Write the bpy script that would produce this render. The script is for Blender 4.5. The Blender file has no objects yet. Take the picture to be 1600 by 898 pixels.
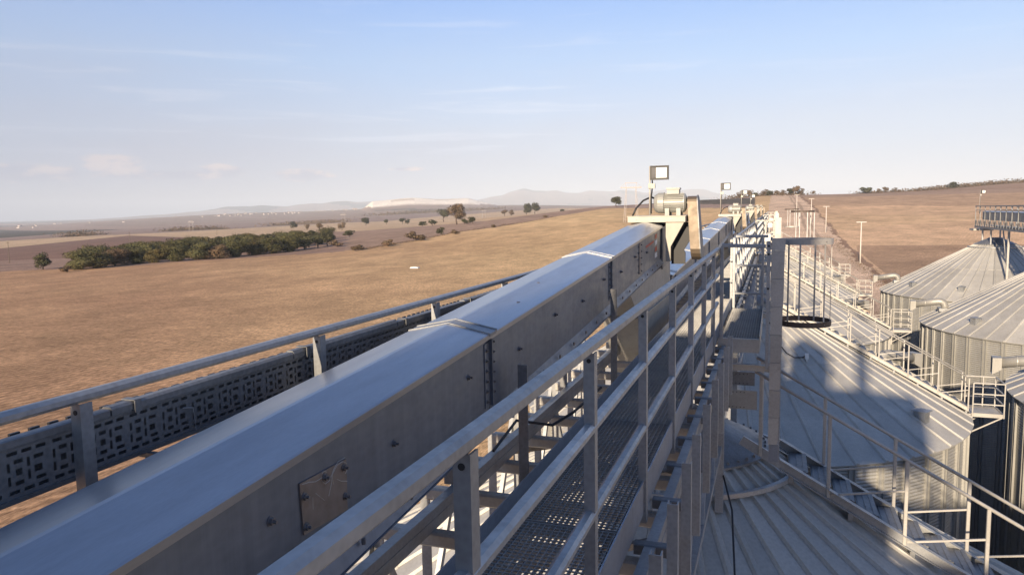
import bpy, math, random
import numpy as np
from math import sin, cos, pi, radians, sqrt, atan2, tan
from mathutils import Vector, Matrix
random.seed(7); RNG = np.random.RandomState(7)
S = bpy.context.scene
COL = S.collection

# ------------------------------------------------------------------ camera
F = 1150.0
YAW, PITCH, ROLL = radians(19.663), radians(5.948), radians(1.0)
fw = Vector((-sin(YAW)*cos(PITCH), cos(YAW)*cos(PITCH), -sin(PITCH)))
rt0 = Vector((cos(YAW), sin(YAW), 0)); up0 = rt0.cross(fw)
rt = cos(ROLL)*rt0 - sin(ROLL)*up0; up = sin(ROLL)*rt0 + cos(ROLL)*up0
cd = bpy.data.cameras.new("camera"); cam = bpy.data.objects.new("camera", cd); COL.objects.link(cam)
cam.matrix_world = Matrix(((rt.x, up.x, -fw.x, 0), (rt.y, up.y, -fw.y, 0), (rt.z, up.z, -fw.z, 0), (0, 0, 0, 1)))
cd.sensor_width = 36; cd.lens = F/1600*36; cd.clip_start = 0.05; cd.clip_end = 90000
S.camera = cam

# ------------------------------------------------------------------ sun, sky, exposure
SUN_EL, SUN_AZ = radians(17.5), radians(4.5)          # the sun stands behind the camera, a little to the left
sd = Vector((-sin(SUN_AZ)*cos(SUN_EL), -cos(SUN_AZ)*cos(SUN_EL), sin(SUN_EL)))
sl = bpy.data.lights.new("sun", 'SUN'); sl.energy = 4.8; sl.angle = radians(0.8); sl.color = (1.0, 0.81, 0.59)
so = bpy.data.objects.new("sun", sl); COL.objects.link(so)
so.rotation_euler = (-sd).to_track_quat('-Z', 'Y').to_euler()
W = bpy.data.worlds.new("World"); S.world = W; W.use_nodes = True
nt = W.node_tree; N = nt.nodes; Lk = nt.links
for n in list(N): N.remove(n)
def wn(t, **k):
    n = N.new(t)
    for a, b in k.items(): setattr(n, a, b)
    return n
sky = wn('ShaderNodeTexSky', sky_type='NISHITA'); sky.sun_disc = False
sky.sun_elevation = SUN_EL; sky.sun_rotation = atan2(sd.x, sd.y)
sky.air_density = 1.0; sky.dust_density = 0.6; sky.ozone_density = 2.2; sky.altitude = 100
bg = wn('ShaderNodeBackground'); bg.inputs['Strength'].default_value = 0.15
out = wn('ShaderNodeOutputWorld')
tc = wn('ShaderNodeTexCoord')
sep = wn('ShaderNodeSeparateXYZ'); Lk.new(tc.outputs['Generated'], sep.inputs[0])
def wm(op, a, b=None, c=None):
    n = wn('ShaderNodeMath', operation=op)
    for i, v in enumerate((a, b, c)):
        if v is None: continue
        if hasattr(v, 'links') or hasattr(v, 'is_linked'): Lk.new(v, n.inputs[i])
        else: n.inputs[i].default_value = v
    return n.outputs[0]
def wmix(fac, a, b):
    n = wn('ShaderNodeMix', data_type='RGBA')
    if isinstance(fac, float): n.inputs[0].default_value = fac
    else: Lk.new(fac, n.inputs[0])
    for i, v in ((6, a), (7, b)):
        if isinstance(v, tuple): n.inputs[i].default_value = (*v, 1)
        else: Lk.new(v, n.inputs[i])
    return n.outputs[2]
# azimuth (0 = along the gallery, negative = left) and elevation of the view direction, in radians
az = wm('ARCTAN2', sep.outputs[0], sep.outputs[1])
el = wm('ARCSINE', sep.outputs[2])
def cloud_noise(sx, sy, scale, detail, off, rough=0.55, dist=0.0):
    cb = wn('ShaderNodeCombineXYZ'); Lk.new(wm('MULTIPLY', az, sx), cb.inputs[0]); Lk.new(wm('MULTIPLY', el, sy), cb.inputs[1]); cb.inputs[2].default_value = off
    n = wn('ShaderNodeTexNoise'); n.inputs['Scale'].default_value = scale; n.inputs['Detail'].default_value = detail
    n.inputs['Roughness'].default_value = rough; n.inputs['Distortion'].default_value = dist
    Lk.new(cb.outputs[0], n.inputs['Vector']); return n.outputs[0]
def ramp(v, a, b, lo=0.0, hi=1.0):
    n = wn('ShaderNodeMapRange', interpolation_type='SMOOTHSTEP'); n.inputs[1].default_value = a; n.inputs[2].default_value = b
    n.inputs[3].default_value = lo; n.inputs[4].default_value = hi; Lk.new(v, n.inputs[0]); return n.outputs[0]
hs = wn('ShaderNodeValToRGB'); Lk.new(ramp(el, -0.02, 0.62), hs.inputs[0]); hs.color_ramp.interpolation = 'LINEAR'
hs.color_ramp.elements[0].color = (2.0, 2.1, 2.65, 1); hs.color_ramp.elements[1].color = (0.30, 0.58, 1.35, 1)
for p_, c_ in ((0.10, (2.05, 2.3, 2.95)), (0.26, (1.55, 2.25, 3.45)), (0.48, (0.90, 1.68, 3.5)), (0.62, (0.66, 1.25, 2.8))):
    e_ = hs.color_ramp.elements.new(p_); e_.color = (*c_, 1)
col = wmix(0.9, sky.outputs[0], hs.outputs[0])
# thin high veil that thickens towards the horizon, stronger on the left
veil = wm('MULTIPLY', ramp(cloud_noise(1.2, 5, 2.2, 6, 3.1), 0.38, 0.75), ramp(el, 0.30, 0.02))
veil = wm('MULTIPLY', veil, ramp(az, 0.1, -0.9, 0.25, 0.75))
col = wmix(veil, col, (2.2, 2.2, 2.6))
# short cirrus streaks
st = wm('MULTIPLY', ramp(cloud_noise(2.2, 34, 1.6, 5, 9.3, 0.6, 0.5), 0.53, 0.68), ramp(el, 0.05, 0.10))
st = wm('MULTIPLY', st, ramp(el, 0.30, 0.16))
col = wmix(wm('MULTIPLY', wm('MULTIPLY', st, ramp(az, 0.0, -0.35, 0.25, 1.0)), 0.42), col, (3.3, 3.5, 4.0))
# low cumulus just above the left horizon
cu = ramp(cloud_noise(8, 30, 1.0, 7, 1.7, 0.6), 0.47, 0.56)
band = wm('MULTIPLY', ramp(el, 0.018, 0.034), ramp(el, 0.092, 0.055))
blobs = None                                              # three puffs and a bank, each at its own bearing and height
for a_, e_h, wa, we in ((-47.8, 3.6, 2.2, 0.75), (-52.5, 3.0, 4.0, 0.7), (-40.8, 3.2, 2.0, 0.55), (-35.2, 2.9, 2.6, 0.55), (-27.5, 3.3, 1.6, 0.18), (-44.5, 2.9, 6.0, 0.4)):
    da = wm('DIVIDE', wm('SUBTRACT', az, radians(a_)), radians(wa)); de = wm('DIVIDE', wm('SUBTRACT', el, radians(e_h)), radians(we))
    gg = wm('EXPONENT', wm('MULTIPLY', wm('ADD', wm('MULTIPLY', da, da), wm('MULTIPLY', de, de)), -1.0))
    blobs = gg if blobs is None else wm('MAXIMUM', blobs, gg)
puff = cloud_noise(16, 40, 1.6, 8, 4.4, 0.62)
cu = ramp(wm('MULTIPLY_ADD', blobs, 0.75, wm('MULTIPLY', puff, 0.9)), 0.72, 0.98)
lit = ramp(wm('MULTIPLY_ADD', el, 9.0, puff), 0.88, 1.12)
ccol = wmix(lit, (1.7, 1.75, 2.3), (4.2, 3.3, 2.9))
col = wmix(wm('MULTIPLY', cu, 0.85), col, ccol)
# the left of the sky is a little duller, under a thin grey veil
col = wmix(wm('MULTIPLY', ramp(az, -0.25, -1.0), wm('MULTIPLY', ramp(el, 0.6, 0.0), 0.55)), col, (1.2, 1.4, 1.95))
Lk.new(col, bg.inputs['Color']); Lk.new(bg.outputs[0], out.inputs[0])
S.view_settings.view_transform = 'Standard'; S.view_settings.look = 'None'
S.view_settings.exposure = 0.88; S.view_settings.gamma = 1.0
S.cycles.volume_bounces = 0; S.cycles.max_bounces = 6
GZ = -19.0                                            # ground level at the silos, camera height = 0

# ------------------------------------------------------------------ materials
def new_mat(name):
    m = bpy.data.materials.new(name); m.use_nodes = True
    t = m.node_tree; b = t.nodes['Principled BSDF']; return m, t, b
def tex(t, kind, **inp):
    n = t.nodes.new(kind)
    for k, v in inp.items():
        n.inputs[k].default_value = v
    return n
def coord(t, which='Object', scale=None):
    c = t.nodes.new('ShaderNodeTexCoord'); o = c.outputs[which]
    if scale:
        mp = t.nodes.new('ShaderNodeMapping'); mp.inputs['Scale'].default_value = scale; t.links.new(o, mp.inputs[0]); o = mp.outputs[0]
    return o
def mrange(t, src, a, b, lo, hi):
    n = t.nodes.new('ShaderNodeMapRange'); t.links.new(src, n.inputs[0])
    for i, v in enumerate((a, b, lo, hi)): n.inputs[i+1].default_value = v
    return n.outputs[0]
def cmix(t, fac, a, b, mode='MIX'):
    n = t.nodes.new('ShaderNodeMix'); n.data_type = 'RGBA'; n.blend_type = mode
    if isinstance(fac, float): n.inputs[0].default_value = fac
    else: t.links.new(fac, n.inputs[0])
    for i, v in ((6, a), (7, b)):
        if isinstance(v, tuple): n.inputs[i].default_value = (*v, 1)
        else: t.links.new(v, n.inputs[i])
    return n.outputs[2]
def metal(name, c, rough=0.45, metallic=0.6, var=0.25, spang=60.0, grime=(0.16, 0.13, 0.10), gamt=0.25, bump=0.0, stretch=(1, 1, 1), big=1.3, rvar=1.0, orand=0.10, streak=0.0):
    m, t, b = new_mat(name)
    co = coord(t, 'Object', stretch)
    v = tex(t, 'ShaderNodeTexVoronoi', Scale=spang); t.links.new(co, v.inputs['Vector'])
    n1 = tex(t, 'ShaderNodeTexNoise', Scale=big, Detail=6.0, Roughness=0.6); t.links.new(co, n1.inputs['Vector'])
    n2 = tex(t, 'ShaderNodeTexNoise', Scale=9.0, Detail=8.0, Roughness=0.65); t.links.new(co, n2.inputs['Vector'])
    g = mrange(t, v.outputs['Distance'], 0.0, 0.8, 1-var*0.4, 1+var*0.3)
    f = mrange(t, n1.outputs[0], 0.3, 0.7, 1-var*0.6, 1+var*0.5)
    mul = t.nodes.new('ShaderNodeMath'); mul.operation = 'MULTIPLY'; t.links.new(g, mul.inputs[0]); t.links.new(f, mul.inputs[1])
    base = cmix(t, 1.0, tuple(c), mul.outputs[0], 'MULTIPLY')
    gr = mrange(t, n2.outputs[0], 0.52, 0.72, 0.0, gamt)
    base = cmix(t, gr, base, grime)
    if streak:                                                # pale water and dust streaks
        n4 = tex(t, 'ShaderNodeTexNoise', Scale=1.0, Detail=6.0, Roughness=0.7)
        mp = t.nodes.new('ShaderNodeMapping'); mp.inputs['Scale'].default_value = (14, 14, 0.5) if streak > 0 else (9, 1.2, 9); t.links.new(coord(t), mp.inputs[0]); t.links.new(mp.outputs[0], n4.inputs['Vector'])
        base = cmix(t, 1.0, base, mrange(t, n4.outputs[0], 0.35, 0.65, 1-abs(streak), 1+abs(streak)*0.6), 'MULTIPLY')
    oi = t.nodes.new('ShaderNodeObjectInfo'); base = cmix(t, 1.0, base, mrange(t, oi.outputs['Random'], 0, 1, 1-orand, 1+orand), 'MULTIPLY')
    t.links.new(base, b.inputs['Base Color'])
    b.inputs['Metallic'].default_value = metallic
    r = mrange(t, n2.outputs[0], 0.3, 0.7, rough-0.07*rvar, rough+0.12*rvar); t.links.new(r, b.inputs['Roughness'])
    if bump > 0:
        bp = t.nodes.new('ShaderNodeBump'); bp.inputs['Strength'].default_value = bump; bp.inputs['Distance'].default_value = 0.02
        t.links.new(n1.outputs[0], bp.inputs['Height']); t.links.new(bp.outputs[0], b.inputs['Normal'])
    return m
def plain(name, c, rough=0.6, metallic=0.0, var=0.15, sc=8.0):
    m, t, b = new_mat(name)
    n1 = tex(t, 'ShaderNodeTexNoise', Scale=sc, Detail=5.0); t.links.new(coord(t), n1.inputs['Vector'])
    f = mrange(t, n1.outputs[0], 0.3, 0.7, 1-var, 1+var)
    t.links.new(cmix(t, 1.0, tuple(c), f, 'MULTIPLY'), b.inputs['Base Color'])
    b.inputs['Roughness'].default_value = rough; b.inputs['Metallic'].default_value = metallic
    return m
M = {}
M['galv'] = metal('galvanised_steel', (0.36, 0.37, 0.375), 0.42, 0.45, 0.30, 45)
M['galv_dark'] = metal('weathered_galvanised_steel', (0.22, 0.225, 0.23), 0.5, 0.5, 0.35, 45)
M['conv_side'] = metal('conveyor_side_sheet', (0.19, 0.22, 0.27), 0.38, 0.65, 0.22, 30, gamt=0.22, stretch=(1, 0.5, 1), orand=0.05, streak=0.12)
M['conv_lid'] = metal('conveyor_cover_sheet', (0.50, 0.505, 0.52), 0.30, 0.80, 0.10, 90, grime=(0.30, 0.27, 0.22), gamt=0.10, bump=0.05, rvar=0.25, orand=0.04, streak=-0.10, stretch=(2.2, 0.35, 1), big=1.1)
M['roof'] = metal('silo_roof_sheet', (0.43, 0.415, 0.375), 0.5, 0.12, 0.22, 25, gamt=0.12, orand=0.13)
M['wall'] = metal('silo_wall_sheet', (0.38, 0.375, 0.35), 0.5, 0.3, 0.2, 20, gamt=0.12, orand=0.10, streak=0.12)
M['stair'] = metal('pale_galvanised_steel', (0.47, 0.45, 0.41), 0.48, 0.25, 0.2, 45)
M['grate'] = metal('grating_steel', (0.34, 0.335, 0.32), 0.5, 0.3, 0.3, 45)
M['toe'] = metal('toe_board_steel', (0.30, 0.33, 0.38), 0.42, 0.6, 0.2, 45)
M['duct'] = metal('ventilation_duct_steel', (0.36, 0.35, 0.32), 0.48, 0.3, 0.15, 40)
M['sunlit_galv'] = plain('sunlit_galvanised_steel', (0.42, 0.395, 0.335), 0.5, 0.1, 0.08)  # galvanised steel with the sun's warm tone put into its colour
M['motor'] = plain('grey_motor_paint', (0.34, 0.34, 0.315), 0.45, 0.1, 0.1)
M['guard'] = metal('belt_guard_sheet', (0.17, 0.13, 0.09), 0.45, 0.3, 0.2, 45)
M['black'] = plain('black_rubber', (0.02, 0.02, 0.022), 0.5)
M['dark'] = plain('dark_steel', (0.05, 0.05, 0.055), 0.45, 0.5)
M['rust'] = plain('brown_painted_steel', (0.10, 0.075, 0.06), 0.55, 0.2)
M['bolt'] = metal('zinc_bolt', (0.25, 0.25, 0.26), 0.35, 0.8, 0.1, 60)
M['glass'] = plain('sunlit_lamp_glass', (0.85, 0.85, 0.82), 0.12, 0.0, 0.02)  # sun's reflection put in as a near-white base colour
M['red'] = plain('red_sticker_print', (0.50, 0.08, 0.05), 0.5)
M['white'] = plain('white_print', (0.75, 0.75, 0.72), 0.5)
M['plate'] = metal('bare_steel_plate', (0.26, 0.23, 0.21), 0.5, 0.6, 0.3, 20, grime=(0.20, 0.12, 0.07), gamt=0.5)
M['pole'] = plain('pale_concrete_pole', (0.62, 0.58, 0.52), 0.8)
M['wood'] = plain('brown_wooden_pole', (0.14, 0.11, 0.085), 0.9)
M['pylon'] = plain('pylon_steel', (0.42, 0.38, 0.36), 0.6, 0.2)
M['concrete'] = plain('white_concrete', (0.72, 0.70, 0.66), 0.8)
M['plaster'] = plain('white_plaster', (0.50, 0.47, 0.43), 0.8)
M['tile'] = plain('red_roof_tile', (0.30, 0.14, 0.09), 0.8)
M['sand'] = plain('pale_sand', (0.60, 0.50, 0.36), 0.9, 0, 0.2, 1.5)
def leaf_mat(name, c1, c2):
    m, t, b = new_mat(name)
    n1 = tex(t, 'ShaderNodeTexNoise', Scale=0.45, Detail=4.0); t.links.new(coord(t), n1.inputs['Vector'])
    n2 = tex(t, 'ShaderNodeTexNoise', Scale=3.0, Detail=3.0); t.links.new(coord(t), n2.inputs['Vector'])
    f = mrange(t, n1.outputs[0], 0.38, 0.62, 0.0, 1.0)
    c = cmix(t, f, c1, c2); v = mrange(t, n2.outputs[0], 0.3, 0.7, 0.65, 1.35)
    oi = t.nodes.new('ShaderNodeObjectInfo'); rv = mrange(t, oi.outputs['Random'], 0, 1, 0.75, 1.3)
    c = cmix(t, 1.0, c, v, 'MULTIPLY'); c = cmix(t, 1.0, c, rv, 'MULTIPLY')
    t.links.new(c, b.inputs['Base Color']); b.inputs['Roughness'].default_value = 0.75
    b.inputs['Specular IOR Level'].default_value = 0.2
    return m
M['oak'] = leaf_mat('oak_leaves', (0.070, 0.072, 0.030), (0.092, 0.082, 0.034))
M['dull'] = leaf_mat('dull_brown_leaves', (0.10, 0.075, 0.045), (0.15, 0.095, 0.055))
M['green'] = leaf_mat('green_leaves', (0.045, 0.048, 0.024), (0.066, 0.060, 0.028))
M['yellow'] = leaf_mat('yellowing_leaves', (0.12, 0.09, 0.034), (0.08, 0.072, 0.028))
M['bark'] = plain('bark', (0.11, 0.08, 0.06), 0.9)

# ------------------------------------------------------------------ mesh helpers
class MB:
    def __init__(s): s.v = []; s.f = []
    def add(s, vs, fs):
        o = len(s.v); s.v += [tuple(p) for p in vs]; s.f += [tuple(i+o for i in f) for f in fs]; return s
    def box(s, x0, x1, y0, y1, z0, z1):
        vs = [(x0, y0, z0), (x1, y0, z0), (x1, y1, z0), (x0, y1, z0), (x0, y0, z1), (x1, y0, z1), (x1, y1, z1), (x0, y1, z1)]
        return s.add(vs, [(3, 2, 1, 0), (4, 5, 6, 7), (0, 1, 5, 4), (1, 2, 6, 5), (2, 3, 7, 6), (3, 0, 4, 7)])
    def beam(s, a, b, w, h, upv=(0, 0, 1)):
        a = Vector(a); b = Vector(b); d = (b-a).normalized(); u = Vector(upv)
        if abs(d.dot(u)) > 0.98: u = Vector((0, 1, 0))
        r = d.cross(u).normalized(); u = r.cross(d)
        vs = [p + r*i*w/2 + u*j*h/2 for p in (a, b) for i, j in ((-1, -1), (1, -1), (1, 1), (-1, 1))]
        return s.add(vs, [(0, 1, 2, 3), (7, 6, 5, 4), (0, 4, 5, 1), (1, 5, 6, 2), (2, 6, 7, 3), (3, 7, 4, 0)])
    def cham(s, a, b, w, h, c=0.006, upv=(0, 0, 1)):          # tube with chamfered edges
        a = Vector(a); b = Vector(b); d = (b-a).normalized(); u = Vector(upv)
        if abs(d.dot(u)) > 0.98: u = Vector((0, 1, 0))
        r = d.cross(u).normalized(); u = r.cross(d); W2, H2 = w/2, h/2
        pr = [(-W2+c, -H2), (W2-c, -H2), (W2, -H2+c), (W2, H2-c), (W2-c, H2), (-W2+c, H2), (-W2, H2-c), (-W2, -H2+c)]
        vs = [p + r*i + u*j for p in (a, b) for i, j in pr]
        fs = [tuple(range(8)), tuple(range(15, 7, -1))] + [(i, i+8, (i+1) % 8+8, (i+1) % 8) for i in range(8)]
        return s.add(vs, fs)
    def tube(s, pts, r, n=8, caps=True):
        pts = [Vector(p) for p in pts]; o = len(s.v); k = len(pts); prev = None
        for i, p in enumerate(pts):
            d = (pts[min(i+1, k-1)] - pts[max(i-1, 0)]).normalized()
            if prev is None:
                a = Vector((0, 0, 1)) if abs(d.z) < 0.9 else Vector((1, 0, 0)); x = d.cross(a).normalized()
            else: x = (prev - d*prev.dot(d)).normalized()
            prev = x; y = d.cross(x); rr = r[i] if isinstance(r, (list, tuple)) else r
            for j in range(n):
                t = 2*pi*j/n; s.v.append(tuple(p + x*cos(t)*rr + y*sin(t)*rr))
        for i in range(k-1):
            for j in range(n):
                s.f.append((o+i*n+j, o+i*n+(j+1) % n, o+(i+1)*n+(j+1) % n, o+(i+1)*n+j))
        if caps: s.f.append(tuple(o+j for j in range(n-1, -1, -1))); s.f.append(tuple(o+(k-1)*n+j for j in range(n)))
        return s
    def prism(s, prof, y0, y1, fn=None):                    # profile of (x, z), extruded along y
        n = len(prof); vs = [(x, y0, z) for x, z in prof]+[(x, y1, z) for x, z in prof]
        if fn: vs = [fn(v) for v in vs]
        return s.add(vs, [tuple(range(n)), tuple(range(2*n-1, n-1, -1))]+[(i, i+n, (i+1) % n+n, (i+1) % n) for i in range(n)])
    def bolt(s, p, ax, r=0.014, h=0.012):                   # hexagonal head with a washer, axis x, y or z
        p = Vector(p); a = {'x': Vector((1, 0, 0)), 'y': Vector((0, 1, 0)), 'z': Vector((0, 0, 1)), '-y': Vector((0, -1, 0))}[ax]
        s.tube([p, p+a*0.003], r*1.35, 8); s.tube([p+a*0.003, p+a*h], r, 6); s.tube([p+a*h, p+a*(h*1.9)], r*0.5, 5); return s
    def mesh(s, name, smooth=False):
        me = bpy.data.meshes.new(name); me.from_pydata(s.v, [], s.f)
        if smooth: me.shade_smooth()
        return me
def link_mesh(name, me, mat, parent=None, loc=None, rz=None, label=None):
    o = bpy.data.objects.new(name, me)
    if mat is not None and len(me.materials) == 0: me.materials.append(mat)
    COL.objects.link(o)
    if parent: o.parent = parent
    if loc: o.location = loc
    if rz is not None: o.rotation_euler = (0, 0, rz)
    if label: o['label'] = label
    return o
def part(name, mb, mat, parent=None, loc=None, rz=None, label=None, smooth=False):
    return link_mesh(name, mb.mesh(name, smooth), mat, parent, loc, rz, label)
def thing(name, label, cat, loc=(0, 0, 0), rz=0, group=None):
    o = bpy.data.objects.new(name, None); COL.objects.link(o); o.location = loc; o.rotation_euler = (0, 0, rz); o.empty_display_size = 0.3
    o['label'] = label; o['category'] = cat
    if group: o['group'] = group
    return o
def tag(o, label, cat, group=None):
    o['label'] = label; o['category'] = cat
    if group: o['group'] = group
    return o
def children(o): return [c for c in bpy.data.objects if c.parent == o]

# ------------------------------------------------------------------ terrain
# azimuth columns (degrees from the gallery direction) with (distance, height) profiles
PROF = {
 -180: [(0, GZ), (400, GZ), (2000, -24), (6000, -20), (30000, 0)],
 -75: [(0, GZ), (150, -19.5), (300, -22), (600, -27), (1000, -33), (3000, -48), (8000, -62), (30000, -60)],
 -54.5: [(0, GZ), (150, -19), (300, -20.5), (600, -24), (1000, -29), (2000, -38), (4000, -50), (8000, -62), (30000, -60)],
 -38.8: [(0, GZ), (150, -19), (430, -19), (700, -20), (1200, -24), (2500, -36), (4500, -22), (7000, 22), (9000, 10), (30000, -30)],
 -27: [(0, GZ), (150, -18.6), (300, -17), (500, -13.5), (700, -14), (1200, -20), (2500, -18), (4000, 5), (6000, 52), (8000, 30), (30000, 0)],
 -19.7: [(0, GZ), (150, -18.3), (250, -16.5), (400, -11), (600, -6), (900, -6), (1800, -15), (3500, 8), (6000, 46), (8000, 30), (30000, 0)],
 -11.6: [(0, GZ), (150, -18), (250, -15.5), (400, -8), (550, -2), (750, 3.5), (1500, -5), (4000, 12), (8000, 30), (30000, 0)],
 -5: [(0, GZ), (150, -18), (250, -16), (400, -9), (550, -1), (800, 8), (1000, 9), (3000, 0), (30000, 0)],
 0: [(0, GZ), (150, -18), (230, -17), (330, -13), (400, -9), (480, -4.5), (600, 2), (800, 9), (1000, 14), (1300, 12), (3000, 0), (30000, 0)],
 6: [(0, GZ), (150, -18.5), (250, -17), (400, -10), (600, 1), (800, 8), (1100, 15), (1400, 16), (3000, 0), (30000, 0)],
 15.2: [(0, GZ), (150, -18.5), (250, -17), (400, -8), (600, 0), (800, 9), (1100, 19), (1500, 33), (2000, 30), (4000, 0), (30000, 0)],
 40: [(0, GZ), (200, -18), (500, -6), (1000, 14), (1500, 30), (2500, 25), (30000, 0)],
 180: [(0, GZ), (400, GZ), (2000, -24), (6000, -20), (30000, 0)]}
_az = np.array(sorted(PROF)); _ds = np.concatenate([np.arange(0, 1000, 12.5), np.geomspace(1000, 30000, 120)])
_tab = np.array([np.interp(_ds, [p[0] for p in PROF[a]], [p[1] for p in PROF[a]]) for a in _az])
for _ in range(6): _tab[:, 1:-1] = 0.25*_tab[:, :-2]+0.5*_tab[:, 1:-1]+0.25*_tab[:, 2:]
def smoothnoise(a, b, seed):
    r = np.random.RandomState(seed); o = 0
    for k in range(7):
        fx, fy = r.uniform(-1, 1, 2)*(1+k*0.7); o = o + np.sin(fx*a+fy*b+r.uniform(0, 6.28))/(1+k*0.35)
    return o/3
def terrain(x, y):
    x = np.asarray(x, float); y = np.asarray(y, float)
    a = np.degrees(np.arctan2(x, y)); d = np.hypot(x, y)
    j = np.clip(np.searchsorted(_az, a, side='right')-1, 0, len(_az)-2)
    t = (a-_az[j])/(_az[j+1]-_az[j]); t = t*t*(3-2*t)*0.5+t*0.5
    di = np.interp(d, _ds, np.arange(len(_ds))); i0 = np.clip(di.astype(int), 0, len(_ds)-2); u = di-i0
    def g(jj): return _tab[jj, i0]*(1-u)+_tab[jj, i0+1]*u
    z = g(j)*(1-t)+g(j+1)*t
    far = np.clip((d-250)/1200, 0, 1)
    z = z + smoothnoise(x/160, y/160, 3)*0.9*far + smoothnoise(x/900, y/900, 5)*5*np.clip((d-1500)/3000, 0, 1)
    # far mountains
    def ridge(a0, wa, dist, wd, h): return h*np.exp(-((a-a0)/wa)**2)*np.exp(-((d-dist)/wd)**2)
    rough = 1+0.10*np.sin(a*0.9)+0.05*np.sin(a*2.3+1)+0.015*np.sin(a*5.1+2)
    z = z + rough*(ridge(-17.5, 5, 21000, 3500, 500)+ridge(-8, 6.5, 23000, 3500, 540)+ridge(-38, 7, 19000, 3000, 220)+ridge(-28, 6, 20000, 3000, 300)+ridge(8, 8, 24000, 3000, 350))
    q = np.clip((a+31.0)/0.8, 0, 1)*np.clip((-20.7-a)/2.2, 0, 1)*np.exp(-((d-6000)/900)**4)
    z = z + q*(56+16*np.exp(-((a+27.2)/1.6)**2)+9*smoothnoise(x/260, y/260, 41))
    return z
def ground_ray(px, py):                                      # where a line of sight meets the ground
    v = fw + rt*((px-800)/F) - up*((py-449)/F); d = np.geomspace(20, 25000, 6000)
    h = sqrt(v.x**2+v.y**2); t = d/h; z = terrain(v.x*t, v.y*t); m = np.where(v.z*t < z)[0]
    k = m[0] if len(m) else len(d)-1
    return v.x*t[k], v.y*t[k], float(z[k])
def column(px, D):                                           # ground point at a bearing and distance
    v = fw + rt*((px-800)/F) - up*((330-449)/F); h = sqrt(v.x**2+v.y**2); x, y = v.x*D/h, v.y*D/h
    return x, y, float(terrain(x, y))
azs = np.concatenate([np.linspace(-180, -60, 50)[:-1], np.arange(-60, 22, 0.075), np.linspace(22, 180, 60)[:-1]])
rad = np.concatenate([[0], np.geomspace(8, 150, 40), np.geomspace(153, 3000, 250), np.geomspace(3060, 31000, 90)])
A, R = np.meshgrid(np.radians(azs), rad, indexing='ij'); X = R*np.sin(A); Y = R*np.cos(A); Z = terrain(X, Y)
na, nr = A.shape
me = bpy.data.meshes.new('ground'); me.vertices.add(na*nr)
me.vertices.foreach_set('co', np.stack([X, Y, Z], -1).ravel())
ia = np.arange(na)[:, None]; ir = np.arange(nr-1)[None]; ja = (ia+1) % na
q = np.stack([ia*nr+ir+0*ja, ia*nr+ir+1, ja*nr+ir+1, ja*nr+ir], -1).reshape(-1, 4)[:, ::-1]
me.loops.add(q.size); me.loops.foreach_set('vertex_index', q.ravel().astype(np.int32))
me.polygons.add(len(q)); me.polygons.foreach_set('loop_start', np.arange(0, q.size, 4, dtype=np.int32)); me.polygons.foreach_set('loop_total', np.full(len(q), 4, np.int32))
me.update(calc_edges=True); me.shade_smooth()
# --- what grows or lies where: field colours (bare albedo) with boundaries traced as lines over the land
P = np.stack([X, Y, Z], -1); dd = P@np.array(fw); ok = dd > 1; dd = np.where(ok, dd, 1)
PX = 800+F*(P@np.array(rt))/dd; PY = 449-F*(P@np.array(up))/dd
def L(pts): xs, ys = zip(*pts); return np.interp(PX, xs, ys)
def nz(s, seed): return smoothnoise(X/s, Y/s, seed)
C = np.empty((na, nr, 3)); C[:] = (0.38, 0.24, 0.125)
def put(mask, c, soft=None):
    C[mask & ok] = c
wob = nz(14, 21)*0.8
stubble = np.array((0.43, 0.258, 0.142)); gold = np.array((0.60, 0.40, 0.205))
t = np.clip((PX-250)/600, 0, 1)[..., None]; C[:] = stubble*(1-t)+gold*t
pat = nz(38, 51)*0.6+nz(95, 52)*0.6+nz(17, 53)*0.35
C += np.clip(pat, -1, 1)[..., None]*np.array((0.055, 0.045, 0.022))
D_ = R
# left country, from near to far
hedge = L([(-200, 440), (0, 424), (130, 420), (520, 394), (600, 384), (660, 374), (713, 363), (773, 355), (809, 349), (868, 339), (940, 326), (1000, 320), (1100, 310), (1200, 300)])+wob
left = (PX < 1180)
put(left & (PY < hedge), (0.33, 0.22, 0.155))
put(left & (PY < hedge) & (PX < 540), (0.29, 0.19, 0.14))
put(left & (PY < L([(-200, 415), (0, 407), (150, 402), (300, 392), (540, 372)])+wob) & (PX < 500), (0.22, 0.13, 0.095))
put(left & (PY < L([(-200, 385), (0, 388), (200, 368), (330, 372), (480, 363), (560, 361), (680, 352), (760, 345), (860, 332), (940, 323), (1000, 316)])), (0.54, 0.38, 0.23))
put(left & (PY < L([(-200, 380), (0, 377), (130, 369), (250, 364), (375, 357), (540, 348), (600, 346), (650, 341), (780, 331), (930, 321), (1000, 312)])), (0.29, 0.20, 0.16))
put(left & (PY < L([(0, 374), (300, 352), (540, 341), (800, 325)])), (0.34, 0.24, 0.19))
far = left & (PY < L([(0, 372), (300, 351), (540, 340), (800, 325), (960, 319)]))
f1 = nz(700, 8); f2 = nz(380, 9)
put(far & (f1 > 0.25), (0.30, 0.21, 0.16)); put(far & (f1 < -0.35), (0.10, 0.085, 0.065)); put(far & (f2 > 0.75), (0.14, 0.11, 0.08))
quarry = (np.degrees(A) > -31.2) & (np.degrees(A) < -20.6) & (D_ > 5000) & (D_ < 7000) & (Z > 46+nz(150, 4)*12)
put(quarry, (0.95, 0.84, 0.68)); put(quarry & (nz(120, 31) > 0.5), (0.60, 0.48, 0.36))
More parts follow.
